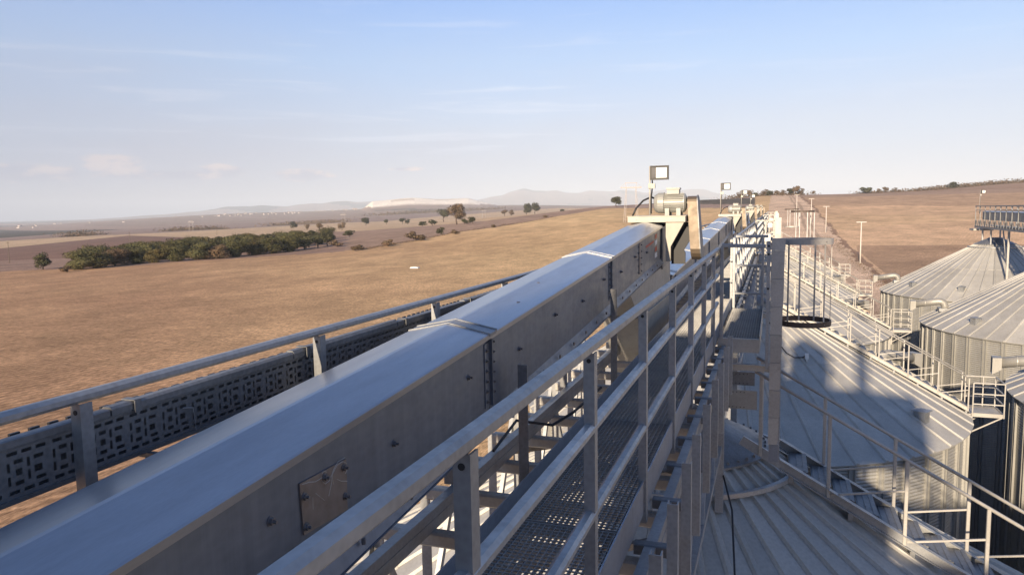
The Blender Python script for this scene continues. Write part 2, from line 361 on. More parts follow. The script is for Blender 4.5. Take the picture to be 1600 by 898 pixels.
# right country
right = PX > 1215
put(right, (0.60, 0.395, 0.235))
put(right & (PY < L([(1230, 318), (1300, 322), (1400, 321), (1600, 323)])), (0.46, 0.30, 0.185))
put(right & (PY < L([(1230, 308), (1345, 307), (1450, 304), (1600, 301)])), (0.36, 0.24, 0.165))
put(right & (PY < L([(1230, 301), (1345, 303), (1450, 299), (1600, 294)])) , (0.33, 0.21, 0.14))
sandy = right & (PY > 336) & (PY < L([(1200, 370), (1400, 352), (1600, 340)])); put(sandy, (0.60, 0.40, 0.23))
put((PX > L([(-50, 1340), (0, 1340)])) & (PX > L([(0, 1500), (1300, 1300)])*0+1332+(PY-383)*1.15) & (PY > 383+wob) & (PY < 470), (0.38, 0.245, 0.15))
verge = (PX > 1180) & (D_ > 60) & (X < 26+nz(9, 3)*1.2) & (X > -4)
put(verge, (0.66, 0.47, 0.32))
put(verge & (X > 24.0+nz(6, 5)*1.8), (0.30, 0.19, 0.125))
put(verge & (abs(X-14-nz(30, 6)) < 0.8), (0.45, 0.32, 0.22)); put(verge & (abs(X-17-nz(30, 6)) < 0.8), (0.45, 0.32, 0.22))
yard = (D_ < 60) & (X > -14); put(yard, (0.26, 0.22, 0.18))
g = 1+0.10*nz(45, 11)+0.07*nz(12, 12)+0.04*nz(110, 13); C *= g[..., None]
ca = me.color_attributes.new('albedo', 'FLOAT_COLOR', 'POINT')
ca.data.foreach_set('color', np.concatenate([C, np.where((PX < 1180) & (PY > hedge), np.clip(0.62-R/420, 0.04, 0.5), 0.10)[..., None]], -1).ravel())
m, t, b = new_mat('field_soil_and_stubble')
at = t.nodes.new('ShaderNodeAttribute'); at.attribute_name = 'albedo'
co = coord(t, 'Object')
def rot_coord(ang, sc):
    mp = t.nodes.new('ShaderNodeMapping'); mp.inputs['Rotation'].default_value = (0, 0, radians(ang)); mp.inputs['Scale'].default_value = sc
    t.links.new(co, mp.inputs[0]); return mp.outputs[0]
rw = tex(t, 'ShaderNodeTexWave', Scale=0.24, Distortion=2.2, Detail=4.0); rw.inputs['Detail Scale'].default_value = 2.0; rw.bands_direction = 'X'
t.links.new(rot_coord(16, (1, 1, 1)), rw.inputs[0])
n1 = tex(t, 'ShaderNodeTexNoise', Scale=2.6, Detail=9.0, Roughness=0.75); t.links.new(rot_coord(16, (1.6, 0.45, 1)), n1.inputs[0])
n2 = tex(t, 'ShaderNodeTexNoise', Scale=0.09, Detail=8.0, Roughness=0.65); t.links.new(rot_coord(40, (1, 0.6, 1)), n2.inputs[0])
n5 = tex(t, 'ShaderNodeTexNoise', Scale=0.22, Detail=9.0, Roughness=0.8); t.links.new(rot_coord(-20, (1, 0.7, 1)), n5.inputs[0])
n3 = tex(t, 'ShaderNodeTexNoise', Scale=0.6, Detail=7.0, Roughness=0.7); t.links.new(rot_coord(70, (0.35, 1.4, 1)), n3.inputs[0])
c0 = cmix(t, 1.0, at.outputs[0], mrange(t, n1.outputs[0], 0.28, 0.72, 0.30, 1.85), 'MULTIPLY')
c0 = cmix(t, 1.0, c0, mrange(t, n2.outputs[0], 0.35, 0.65, 0.82, 1.2), 'MULTIPLY')
c0 = cmix(t, mrange(t, n5.outputs[0], 0.52, 0.66, 0.0, 0.32), c0, (0.17, 0.13, 0.07))
c0 = cmix(t, 1.0, c0, mrange(t, n3.outputs[0], 0.35, 0.65, 0.86, 1.14), 'MULTIPLY')
c0 = cmix(t, at.outputs['Alpha'], c0, cmix(t, 1.0, c0, mrange(t, rw.outputs[0], 0.0, 1.0, 0.58, 1.28), 'MULTIPLY'))
vt = tex(t, 'ShaderNodeTexVoronoi', Scale=1.5); t.links.new(rot_coord(16, (1.5, 0.6, 1)), vt.inputs[0])
c0 = cmix(t, mrange(t, vt.outputs['Distance'], 0.15, 0.5, 0.32, 0.0), c0, (0.12, 0.075, 0.045))
t.links.new(c0, b.inputs['Base Color']); b.inputs['Roughness'].default_value = 0.95; b.inputs['Specular IOR Level'].default_value = 0.1
bp = t.nodes.new('ShaderNodeBump'); bp.inputs['Strength'].default_value = 0.35; bp.inputs['Distance'].default_value = 0.25
t.links.new(n1.outputs[0], bp.inputs['Height']); t.links.new(bp.outputs[0], b.inputs['Normal'])
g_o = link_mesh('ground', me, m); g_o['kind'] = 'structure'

# ------------------------------------------------------------------ silos
SR, ST = 7.85, 0.565; NS = 52; DA = 2*pi/NS; ROW1X, ROW2X = -1.43, 16.1; PITCHY = 17.9
def cz(r): return (SR-r)*ST                                   # height over the eave
def sheet_mesh(r0, r1, name, ribw=0.10, ribh=0.055):
    mb = MB(); a0, a1 = -DA/2+0.0008, DA/2-0.0008
    def p(r, a, dz=0): return (r*cos(a), r*sin(a), cz(r)+dz)
    mb.add([p(r0, a0), p(r1, a0), p(r1, a1), p(r0, a1), p(r0, a0, -0.02), p(r1, a0, -0.02), p(r1, a1, -0.02), p(r0, a1, -0.02)],
           [(0, 1, 2, 3), (7, 6, 5, 4), (1, 5, 6, 2), (0, 4, 5, 1), (2, 6, 7, 3), (3, 7, 4, 0)])
    vs = []                                                    # raised seam along one edge, part of the sheet
    for r in (r0, r1):
        bw = min(ribw/r, DA*0.30); ac = a0+DA*0.30 if r < 2 else a0+bw*0.9
        for a, dz in ((ac-bw*0.8, 0.001), (ac-bw*0.4, ribh), (ac+bw*0.4, ribh), (ac+bw*0.8, 0.001)): vs.append(p(r, a, dz))
    mb.add(vs, [(0, 4, 5, 1), (1, 5, 6, 2), (2, 6, 7, 3), (4, 7, 6, 5), (0, 1, 2, 3)])
    return mb.mesh(name)
ME = {}
ME['upper'] = sheet_mesh(1.32, 4.3, 'roof_sheet', 0.075, 0.05); ME['lower'] = sheet_mesh(4.18, SR+0.06, 'roof_sheet', 0.085, 0.05)
for v in ME['lower'].vertices: v.co.z -= 0.012
ME['whole'] = sheet_mesh(1.25, SR+0.06, 'roof_sheet', 0.085, 0.055)
def wall_mesh(h, coarse=False):
    mb = MB(); pitch = 0.104 if not coarse else 0.5; seg = 4 if not coarse else 1; n = int(h/pitch); R0 = SR-0.10; vs = []
    for i in range(n*seg+1):
        z = -0.10-i*pitch/seg; dr = 0.011*sin(2*pi*i/seg+0.4) if not coarse else 0
        for a in (-DA/2, DA/2): vs.append(((R0+dr)*cos(a), (R0+dr)*sin(a), z))
    k = len(vs)//2; mb.add(vs, [(2*i, 2*i+2, 2*i+3, 2*i+1) for i in range(k-1)])
    return mb.mesh('wall_panel')
WALLH = 11.8
ME['wall'] = wall_mesh(WALLH); ME['wall_far'] = wall_mesh(WALLH, True)
mb = MB(); r = SR-0.11; z0, z1 = -0.10-WALLH, -0.06
for y in (-0.085, 0.085): mb.box(r, r+0.075, y-0.022, y+0.022, z0, z1)
mb.box(r+0.012, r+0.03, -0.085, 0.085, z0, z1)
ME['stiff'] = mb.mesh('stiffener')
def ringmesh(r, w, h, z, n=104, name='ring'):
    mb = MB(); vs = []
    for i in range(n):
        a = 2*pi*i/n
        for dr, dz in ((-w/2, -h/2), (w/2, -h/2), (w/2, h/2), (-w/2, h/2)): vs.append(((r+dr)*cos(a), (r+dr)*sin(a), z+dz))
    mb.add(vs, [tuple(((i % n)*4+j, (i % n)*4+(j+1) % 4, ((i+1) % n)*4+(j+1) % 4, ((i+1) % n)*4+j)) for i in range(n) for j in range(4)])
    return mb.mesh(name)
for k_, v_ in (('upper', 'roof'), ('lower', 'roof'), ('whole', 'roof'), ('wall', 'wall'), ('wall_far', 'wall'), ('stiff', 'wall')): ME[k_].materials.append(M[v_])
ME['eave'] = ringmesh(SR-0.02, 0.05, 0.07, -0.075, name='eave_ring'); ME['eave'].materials.append(M['wall'])
ME['ring'] = ringmesh(1.80, 0.07, 0.06, cz(1.80)+0.075, name='collar_ring'); ME['ring'].materials.append(M['galv'])
mb = MB(); vs = []; nn = 52                                   # flat centre cap over the sheet tips
for rr, zz in ((1.42, cz(1.42)+0.045), (1.42, cz(1.42)+0.075), (0.55, cz(0.58)+0.0), (0.45, cz(0.58)+0.08), (0.001, cz(0.58)+0.08)):
    for i in range(nn): vs.append((rr*cos(2*pi*i/nn), rr*sin(2*pi*i/nn), zz))
mb.add(vs, [(j*nn+i, j*nn+(i+1) % nn, (j+1)*nn+(i+1) % nn, (j+1)*nn+i) for j in range(4) for i in range(nn)])
for i in range(48):
    a = 2*pi*(i+0.5)/48; mb.box(1.36*cos(a)-0.015, 1.36*cos(a)+0.015, 1.36*sin(a)-0.015, 1.36*sin(a)+0.015, cz(1.36)+0.06, cz(1.36)+0.10)
ME['cap'] = mb.mesh('centre_cap'); ME['cap'].materials.append(M['galv_dark'])
mb = MB(); mb.box(-0.17, 0.17, -0.17, 0.17, -0.15, 0.22); mb.box(-0.23, 0.23, -0.23, 0.23, 0.22, 0.245)
mb.add([(-0.23, -0.23, 0.245), (0.23, -0.23, 0.245), (0.23, 0.23, 0.245), (-0.23, 0.23, 0.245), (0, 0, 0.31)], [(0, 1, 4), (1, 2, 4), (2, 3, 4), (3, 0, 4)])
ME['vent'] = mb.mesh('roof_vent'); ME['vent'].materials.append(M['galv'])
SILOS = []
def silo(name_label, x, y, ze, detail=2, vents=(), group=None):
    s = thing('grain_silo', name_label, 'silo', (x, y, ze), 0, group)
    for i in range(NS):
        a = (i+0.5)*DA
        if detail >= 1:
            link_mesh('roof_sheet', ME['upper'], None, s, rz=a); link_mesh('roof_sheet', ME['lower'], None, s, rz=a)
        else: link_mesh('roof_sheet', ME['whole'], None, s, rz=a)
        link_mesh('wall_panel', ME['wall'] if detail >= 1 else ME['wall_far'], None, s, rz=a)
        link_mesh('stiffener', ME['stiff'], None, s, rz=i*DA)
    link_mesh('eave_ring', ME['eave'], None, s); link_mesh('collar_ring', ME['ring'], None, s); link_mesh('centre_cap', ME['cap'], None, s)
    for ang, r in vents:
        a = radians(ang); o = link_mesh('roof_vent', ME['vent'], None, s, (r*cos(a), r*sin(a), cz(r)+0.03), a)
    SILOS.append(s); return s
silo('near silo whose shaded ribbed roof fills the bottom right foreground', ROW1X, 11.1, -7.2, 2)
silo('near-row silo with half shaded roof beyond the black-banded ladder cage', ROW1X, 11.1+PITCHY, -7.2, 2, [(-32, 6.9)])
silo('near-row silo second beyond the ladder cage, its eave platform lit', ROW1X, 11.1+2*PITCHY, -7.2, 1)
silo('near-row silo third beyond the ladder cage, mostly behind railings', ROW1X, 11.1+3*PITCHY, -7.2, 1)
silo('farthest silo of the near row under the end of the gallery', ROW1X, 11.1+4*PITCHY, -7.2, 0)
silo('silo directly below the camera, outside the picture', ROW1X, 11.1-PITCHY, -7.2, 0)
silo('far-row silo cut by the right edge, its dark shaded wall lowest', ROW2X, 48.4-PITCHY, -6.9, 1, [(-150, 6.9)])
silo('far-row silo with broad sunlit ribbed roof cut by right edge', ROW2X, 48.4, -6.9, 2, [(-149, 6.9), (-110, 6.7)])
silo('far-row silo with a full cone peak under the end of its gallery', ROW2X, 66.2, -6.9, 2, [(-154, 6.7), (-120, 6.7)])
silo('nearest far-row silo, below and right of the picture', ROW2X, 48.4-2*PITCHY, -6.9, 0)

# ------------------------------------------------------------------ exhaust ducts on the eaves
def duct(label, c, ang, ze):
    a = radians(ang); d = Vector((cos(a), sin(a), 0)); n = Vector((-sin(a), cos(a), 0))
    base = Vector((c[0], c[1], ze)) + d*6.6
    t = thing('exhaust_duct', label, 'duct', tuple(base), 0, 'exhaust ducts on the silo eaves')
    zz = cz(6.6)
    mb = MB(); mb.tube([Vector((0, 0, zz-0.1)), Vector((0, 0, zz+0.18)), d*0.06+Vector((0, 0, zz+0.34)), d*0.20+Vector((0, 0, zz+0.42)), d*0.36+Vector((0, 0, zz+0.43)), d*1.55+Vector((0, 0, zz+0.22))], 0.20, 16)
    part('duct_pipe', mb, M['duct'], t, smooth=True)
    mb = MB()
    for k in (0.5, 1.0): mb.tube([d*k+Vector((0, 0, zz+0.43-0.176*(k-0.36))), d*(k+0.03)+Vector((0, 0, zz+0.43-0.176*(k-0.36)))], 0.211, 16)
    part('seam_band', mb, M['duct'], t)
    mb = MB(); p0 = d*1.5+Vector((0, 0, zz+0.22)); p1 = d*1.80+Vector((0, 0, zz+0.12)); vs = []
    for p, w, h in ((p0, 0.22, 0.22), (p1, 0.27, 0.31)):
        for i, j in ((-1, -1), (1, -1), (1, 1), (-1, 1)): vs.append(p+n*i*w+Vector((0, 0, j*h)))
    mb.add(vs, [(0, 1, 2, 3), (0, 4, 5, 1), (1, 5, 6, 2), (2, 6, 7, 3), (3, 7, 4, 0)])
    vs2 = [v+d*0.001-(n*0) for v in vs]; part('outlet_hood', mb, M['duct'], t)
    mb = MB(); mb.box(-0.34, 0.34, -0.34, 0.34, zz-0.12, zz+0.06); part('mounting_collar', mb, M['galv'], t)
    return t
duct('pale duct on the left eave of the peaked far-row silo', (ROW2X, 66.2), 178, -6.9)
duct('pale duct on left eave between the two big far-row roofs', (ROW2X, 48.4), 174, -6.9)
duct('large pale duct cut off by the right edge above a dark wall', (ROW2X, 48.4-PITCHY), 172, -6.9)
duct('pale duct behind the lit stair rails of the half shaded silo', (ROW1X, 11.1+PITCHY), 33, -7.2)
duct('pale duct behind the small eave platform of the second silo', (ROW1X, 11.1+2*PITCHY), 33, -7.2)
duct('smallest duct, standing over the dirt yard right of the cage', (ROW1X, 11.1+3*PITCHY), 33, -7.2)

# ------------------------------------------------------------------ roof stairs with handrails and eave platform
def roof_stair(label, k):
    y0 = 11.1+k*PITCHY; t = thing('roof_stair', label, 'stairs', (ROW1X, y0, -7.2), 0, 'stairs down the silo roofs')
    ya, yb = -0.72, 0.22                                      # front and back side in local y
    r0, r1 = 1.55, 7.75; mat = M['stair']
    for y in (ya, yb):
        mb = MB(); mb.beam((r0-0.5*(y < 0), y, cz(r0)+0.16+0.28*(y < 0)), (r1, y, cz(r1)+0.16), 0.04, 0.13); mb.beam((r0, y-0.05, cz(r0)+0.225), (r1, y-0.05, cz(r1)+0.225), 0.06, 0.012)
        mb.beam((r0, y-0.05, cz(r0)+0.095), (r1, y-0.05, cz(r1)+0.095), 0.06, 0.012)
        part('stringer', mb, M['galv'] if k == 0 else mat, t)
    tm = MB().box(-0.12, 0.12, ya+0.06, yb-0.06, -0.012, 0.012)
    for i in range(3): tm.box(-0.10+i*0.08, -0.07+i*0.08, ya+0.08, yb-0.08, 0.012, 0.02)
    tm = tm.mesh('tread'); tm.materials.append(M['galv_dark'])
    n = 21
    for i in range(n):
        r = r0+0.25+(r1-r0-0.3)*i/(n-1); link_mesh('tread', tm, None, t, (r, 0, cz(r)+0.17))
    pr_ = [1.30]+[2.17+0.93*i for i in range(7)]
    fm = MB().box(-0.03, 0.03, ya-0.02, yb+0.02, -0.03, 0.07).mesh('roof_foot'); fm.materials.append(M['galv'])
    for i in range(9):
        r = 1.7+0.75*i
        if r < r1: link_mesh('roof_foot', fm, None, t, (r, 0, cz(r)))
    for side, y in (('front', ya-0.02), ('back', yb+0.02)):
        for i, r in enumerate(pr_):
            mb = MB(); mb.cham((r, y, cz(r)+0.10), (r, y, cz(r)+1.22), 0.045, 0.045, 0.006); part('post', mb, mat, t)
        mb = MB(); ra, rb = (2.17 if y < 0 else 2.2), 7.80
        mb.tube([(1.22, y, cz(1.22)+1.23), (ra, y, cz(ra)+1.23), (rb, y, cz(rb)+1.23)], 0.024, 8); part('handrail', mb, mat, t, smooth=True)
        for i in range(1, 7):
            a, b_ = pr_[i], pr_[i+1]; mb = MB(); mb.beam((a+0.03, y, cz(a)+0.14), (b_-0.02, y, cz(b_)+0.82), 0.02, 0.025); part('brace', mb, mat, t)
    # eave platform
    p = MB(); x0, x1, zf = SR+0.0, SR+0.95, 0.02
    p.box(x0, x1, ya, yb+0.1, zf, zf+0.03); p.box(x0, x1, ya-0.03, ya-0.002, zf-0.05, zf+0.08); p.box(x1, x1+0.03, ya-0.03, yb+0.13, zf-0.05, zf+0.08); p.box(x0, x1, yb+0.102, yb+0.13, zf-0.05, zf+0.08)
    part('platform_floor', p, mat, t)
    for (x, y) in ((x0+0.03, ya-0.05), (x1, ya-0.05), (x1, yb+0.15), (x0+0.03, yb+0.15), ((x0+x1)/2+0.1, yb+0.15)):
        mb = MB(); mb.cham((x, y, zf-0.05), (x, y, zf+1.12), 0.04, 0.04, 0.005); part('platform_post', mb, mat, t)
    for z in (0.40, 0.75, 1.12):
        mb = MB(); pts = [(x0+0.03, ya-0.05, zf+z), (x1, ya-0.05, zf+z), (x1, yb+0.15, zf+z), (x0+0.03, yb+0.15, zf+z)]
        for i in range(3):
            if z < 1 and i == 0 and z > 0.5: pass
            mb.beam(pts[i], pts[i+1], 0.035, 0.035)
        part('platform_rail', mb, mat, t)
    mb = MB()
    for y in (ya-0.02, yb+0.1): mb.beam((x1-0.05, y, zf-0.04), (SR-0.05, y, zf-0.62), 0.04, 0.04)
    mb.box(SR-0.1, SR-0.02, ya-0.06, ya+0.03, zf-0.75, zf+0.05); part('platform_bracket', mb, mat, t)
    return t
SL = ['shaded roof stair on the nearest silo, running down to the bottom right', 'sunlit roof stair with twin handrails down the half shaded silo roof',
      'roof stair ending at the small lit platform above the dark gap', 'roof stair of the third silo, seen through the ladder cage', 'farthest roof stair, small and pale beside the end of the gallery']
for k in range(5): roof_stair(SL[k], k)

# ------------------------------------------------------------------ gallery bridge: chords, crossbars, grating
YE = 11.1+4*PITCHY+1.5; YS = -2.4
gal = thing('gallery_bridge', 'long steel lattice bridge with grated walkway running over the near silos', 'bridge', (0, 0, -1.7))
gz = 1.7                                                      # local z = world z + 1.7
def gp(name, mb, mat, label=None, **k): return part(name, mb, mat, gal, label=label, **k)
def bw(mb): mb.v = [(x, y, z+gz) for x, y, z in mb.v]; return mb
for x, z, w, h in ((-1.87, -1.76, 0.06, 0.11), (-2.15, -1.98, 0.03, 0.05), (-0.60, -1.80, 0.06, 0.12)):
    mb = MB(); mb.box(x+w-0.014, x+w-0.006, YS, YE, z-h/2, z+h/2); mb.box(x-0.005, x+w-0.006, YS, YE, z+h/2, z+h/2+0.008); mb.box(x-0.005, x+w-0.006, YS, YE, z-h/2-0.008, z-h/2); mb.box(x+w-0.006, x+w-0.003, YS, YE, z-0.006, z+0.006); gp('top_chord', bw(mb), M['galv'])
for x in (-2.12, -0.60):
    for k in range(-1, 5):
        ya = 11.1+(k-1)*PITCHY+1.9 if k > -1 else YS; ya = max(YS, ya); yb = 11.1+k*PITCHY-1.9
        if yb-ya < 2: continue
        mb = MB(); mb.box(x-0.035, x+0.035, ya, yb, -3.02, -2.94); gp('bottom_chord', bw(mb), M['galv'])
cbm = MB().cham((-2.16, 0, 0), (-0.56, 0, 0), 0.080, 0.085, 0.012); cb = cbm.mesh('crossbar'); cb.materials.append(M['stair'])
ycb = np.arange(-1.9, YE, 0.62)
for i, y in enumerate(ycb): link_mesh('crossbar', cb, None, gal, (0, float(y), -1.80+gz-0.065))
vm = MB(); vm.box(-0.035, 0.035, -0.03, -0.022, -1.13, 0.03); vm.box(-0.035, -0.027, -0.022, 0.03, -1.13, 0.03); vm = vm.mesh('truss_vertical'); vm.materials.append(M['galv'])
dm = MB().beam((0, 0, 0), (0, 0.60, -1.10), 0.035, 0.05).mesh('truss_diagonal'); dm.materials.append(M['galv'])
dm2 = MB().beam((0, 0.62, 0), (0, 0.02, -1.10), 0.035, 0.05).mesh('truss_diagonal'); dm2.materials.append(M['galv'])
for i, y in enumerate(ycb[:-1]):
    k = round((y-11.1)/PITCHY); near_apex = abs(y-(11.1+k*PITCHY)) < 2.0
    if near_apex: continue
    for x in (-2.17, -0.64):
        if x > -1 and i % 2: continue
        link_mesh('truss_vertical', vm, None, gal, (x, float(y), -1.85+gz))
        if y < 60: link_mesh('truss_diagonal', dm if i % 2 else dm2, None, gal, (x+(-0.05 if x < -1 else 0.05), float(y), -1.88+gz))
for y in ycb[:14:2]:                                          # plan bracing beneath the crossbars
    mb = MB(); mb.beam((-2.1, float(y), -1.99), (-0.62, float(y)+1.24, -1.99), 0.04, 0.04); gp('plan_brace', bw(mb), M['galv_dark'])
# support frames on each roof peak
for k in range(0, 5):
    yc = 11.1+k*PITCHY
    for x in (-2.12, -0.60):
        for y in (yc-1.75, yc+1.75):
            mb = MB(); r = math.hypot(x-ROW1X, 1.75); mb.box(x-0.05, x+0.05, y-0.05, y+0.05, -7.2+cz(r)+0.02, -1.88); gp('support_leg', bw(mb), M['galv'])
# grating panels
gm = MB(); PL = 0.98
for i in range(20): x = -1.27+i*0.0310; gm.box(x, x+0.004, 0.0, PL, -0.030, 0.0)
for i in range(29): y = 0.0+i*0.0348; gm.box(-1.27, -0.677, y, y+0.005, -0.006, 0.001)
gm.box(-1.27, -0.677, -0.001, 0.006, -0.03, 0.002); gm.box(-1.27, -0.677, PL-0.006, PL+0.001, -0.03, 0.002); gm.box(-1.27, -0.677, PL-0.075, PL-0.070, -0.03, 0.001)
gm = gm.mesh('grating_panel'); gm.materials.append(M['grate'])
gc = MB()
for i in range(10): x = -1.27+i*0.065; gc.box(x, x+0.01, 0.0, PL, -0.030, 0.0)
for i in range(12): y = i*0.085; gc.box(-1.27, -0.677, y, y+0.01, -0.008, 0.001)
gc = gc.mesh('grating_panel'); gc.materials.append(M['grate'])
for i in range(int((YE-YS)/1.0)):
    y = YS+i*1.0; link_mesh('grating_panel', gm if y < 22 else gc, None, gal, (0, y, -1.65+gz))
# toe boards and extra beam
mb = MB(); mb.box(-1.30, -1.292, YS, YE, -1.69, -1.495); mb.box(-1.292, -1.262, YS, YE, -1.695, -1.684); gp('toe_board', bw(mb), M['toe'])
mb = MB(); mb.box(-0.665, -0.657, YS, YE, -1.69, -1.50); gp('toe_board', bw(mb), M['toe'])
mb = MB(); mb.box(-1.262, -0.672, YS, YE, -1.74, -1.732) if False else mb.box(-1.26, -1.22, YS, YE, -1.72, -1.69); mb.box(-0.73, -0.69, YS, YE, -1.72, -1.69); gp('grating_seat', bw(mb), M['galv_dark'])
om = MB().cham((-0.66, 0, 0), (-0.49, 0, 0), 0.06, 0.06, 0.006).mesh('outrigger'); om.materials.append(M['galv_dark'])
for y in ycb[:40]: link_mesh('outrigger', om, None, gal, (0, float(y), -1.755+gz))
# side posts standing outside the walkway
mb0 = MB(); mb0.box(-0.026, 0.026, -0.026, -0.020, -0.66, 0.0); mb0.box(-0.026, -0.020, -0.020, 0.026, -0.66, 0.0); mb0.box(0.020, 0.026, -0.020, 0.026, -0.66, 0.0)
spm = mb0.mesh('side_post'); spm.materials.append(M['galv'])
for y in (2.95, 3.5, 4.1, 4.65, 5.4, 6.2, 6.9, 7.7, 8.4): link_mesh('side_post', spm, None, gal, (-0.44, y, -1.42+gz))
# stub posts that carry the conveyor, and brackets
for y in (4.1, 6.75):
    mb = MB(); z1 = -0.93+0.065*y-0.50; mb.box(-1.43, -1.37, y-0.025, y-0.017, -1.75, z1+0.25); mb.box(-1.43, -1.422, y-0.017, y+0.03, -1.75, z1+0.25); gp('conveyor_post', bw(mb), M['galv_dark'])
    mb = MB(); mb.beam((-1.9, y, -1.70), (-1.9, y, z1-0.14), 0.06, 0.06); gp('conveyor_post', bw(mb), M['galv_dark'])
mb = MB(); mb.tube([(-1.84, 4.7, -1.68), (-1.84, 5.2, -1.60), (-1.60, 5.35, -1.66), (-1.5, 5.6, -1.62), (-1.45, 6.4, -1.60)], 0.012, 6); gp('cable', bw(mb), M['black'])

# ------------------------------------------------------------------ railings
def railing(label, x, zt, posts, bars, y0, y1, outward, mat, rw=0.05, name='handrail_fence'):
    t = thing(name, label, 'railing', (x, y0, zt-1.12))
    def loc(mb): mb.v = [(a-x, b_-y0, c-(zt-1.12)) for a, b_, c in mb.v]; return mb
    for i, z in enumerate(bars):
        mb = MB(); mb.cham((x, y0, z-rw/2), (x, y1, z-rw/2), rw, rw if i == 0 else 0.042, 0.012); part('rail', loc(mb), mat, t)
    for y in posts:
        mb = MB(); px = x+outward*(rw/2+0.0)*0
        mb.box(px-0.022, px+0.022, y-0.004, y+0.000, zt-1.24, bars[0]-rw); mb.box(px+0.018*outward-0.003, px+0.018*outward+0.004, y, y+0.045, zt-1.24, bars[0]-rw-0.001)
        po = part('post', loc(mb), mat, t)
        if y < 13:
            hb = MB(); hb.tube([(px, y-0.0055, bars[0]-rw-0.03), (px, y-0.004, bars[0]-rw-0.03)], 0.009, 10); part('bolt_hole', loc(hb), M['black'], po)
            for bz in bars[1:]:
                hb = MB(); hb.bolt((px, y-0.004, bz-0.02), '-y', 0.008, 0.006); part('bolt', loc(hb), M['bolt'], po)
    return t
ps = [1.50-1.228*2+1.228*i for i in range(11)]
railing('three-bar galvanised handrail along the walkway, nearest the camera', -0.665, -0.502, [p for p in ps if p < 9.3], (-0.502, -0.825, -1.175), YS, 9.52, 1, M['galv'], 0.048)
ps2 = [12.7+1.228*i for i in range(56) if 12.7+1.228*i < YE]
r2 = railing('distant run of handrail beyond the ladder platform, receding along the gallery', -0.66, -0.53, ps2, (-0.53, -0.84, -1.19), 12.6, YE, 1, M['galv'])
lp = [1.80-1.40*2+1.40*i for i in range(62)]
lp = [p for p in lp if p < YE]
railing('single-bar galvanised handrail left of the conveyor beside the cable tray', -2.22, -0.583, lp, (-0.585,), YS, YE, 1, M['galv'], 0.040)

# ------------------------------------------------------------------ perforated cable tray on the left
ct = thing('cable_tray', 'dark perforated steel cable tray clipped along the left handrail', 'cable tray', (-2.36, YS, -0.90))
def tl(mb): mb.v = [(a+2.36, b_-YS, c+0.90) for a, b_, c in mb.v]; return mb
TYE = 9.9; xs = -2.305
# side web with real slots: a pattern cell 0.16 m long, built as a lattice of strips around the holes
def web_cell(y):
    mb = MB(); T = 0.003; z0, z1 = -0.90, -0.735
    holes = []
    for zc in (-0.752, -0.880): holes += [(y+0.010, y+0.045, zc-0.006, zc+0.006), (y+0.060, y+0.095, zc-0.006, zc+0.006), (y+0.110, y+0.145, zc-0.006, zc+0.006)]
    holes += [(y+0.008, y+0.018, -0.855, -0.825), (y+0.008, y+0.018, -0.810, -0.780), (y+0.032, y+0.062, -0.860, -0.846), (y+0.036, y+0.058, -0.828, -0.806), (y+0.032, y+0.062, -0.788, -0.774),
              (y+0.076, y+0.086, -0.852, -0.820), (y+0.076, y+0.086, -0.808, -0.778), (y+0.100, y+0.128, -0.835, -0.812), (y+0.104, y+0.140, -0.862, -0.850), (y+0.100, y+0.135, -0.790, -0.777)]
    ys = sorted({y, y+0.16} | {h[0] for h in holes} | {h[1] for h in holes}); zs = sorted({z0, z1} | {h[2] for h in holes} | {h[3] for h in holes})
    solid = [[not any(h[0] <= (ys[i]+ys[i+1])/2 <= h[1] and h[2] <= (zs[j]+zs[j+1])/2 <= h[3] for h in holes) for j in range(len(zs)-1)] for i in range(len(ys)-1)]
    for j in range(len(zs)-1):
        i = 0
        while i < len(ys)-1:
            if solid[i][j]:
                k = i
                while k+1 < len(ys)-1 and solid[k+1][j]: k += 1
                a, b2, c, d = ys[i], ys[k+1], zs[j], zs[j+1]
                mb.add([(xs, a, c), (xs, b2, c), (xs, b2, d), (xs, a, d)], [(0, 1, 2, 3)]); i = k+1
            else: i += 1
    return mb
wm_ = web_cell(0.0); cell = (wm_.v, wm_.f)
nseg = int((TYE-YS)/1.6)
sm = MB()
for j in range(10): sm.add([(a, b_+j*0.16, c) for a, b_, c in cell[0]], cell[1])
sm.v = [(a+2.36, b_, c+0.90) for a, b_, c in sm.v]; sm = sm.mesh('perforated_side'); sm.materials.append(M['galv_dark'])
for i in range(nseg+1): link_mesh('perforated_side', sm, None, ct, (0, i*1.6, 0))
mb = MB(); mb.box(-2.335, -2.295, YS, TYE, -0.915, -0.900); mb.box(-2.312, -2.295, YS, TYE, -0.735, -0.728); mb.box(-2.36, -2.335, YS, TYE, -0.915, -0.910)
mb.box(-2.358, -2.353, YS, TYE, -0.91, -0.73); part('tray_body', tl(mb), M['galv_dark'], ct)
L_ = 1.1; n = int((TYE-YS)/L_)
for i in range(n):
    y = YS+i*L_; dz = 0.006*(i % 3)
    mb = MB(); mb.prism([(-2.350, -0.735), (-2.300, -0.735), (-2.293, -0.728), (-2.293, -0.705), (-2.303, -0.702+dz), (-2.335, -0.702+dz), (-2.350, -0.71)], y+0.004, y+L_-0.004); part('tray_cover', tl(mb), M['galv_dark'], ct)
    mb = MB(); mb.box(-2.352, -2.285, y+0.10, y+0.13, -0.701+dz, -0.697+dz); mb.box(-2.288, -2.283, y+0.10, y+0.13, -0.74, -0.697+dz); part('cover_clip', tl(mb), M['galv_dark'], ct)
mb = MB()
for i in range(int((TYE-YS)/0.07)):
    y = YS+i*0.07; mb.box(-2.362, -2.351, y, y+0.035, -0.712, -0.700)
o = part('cover_lip', tl(mb), M['dark'], ct); o['kind'] = 'stuff'
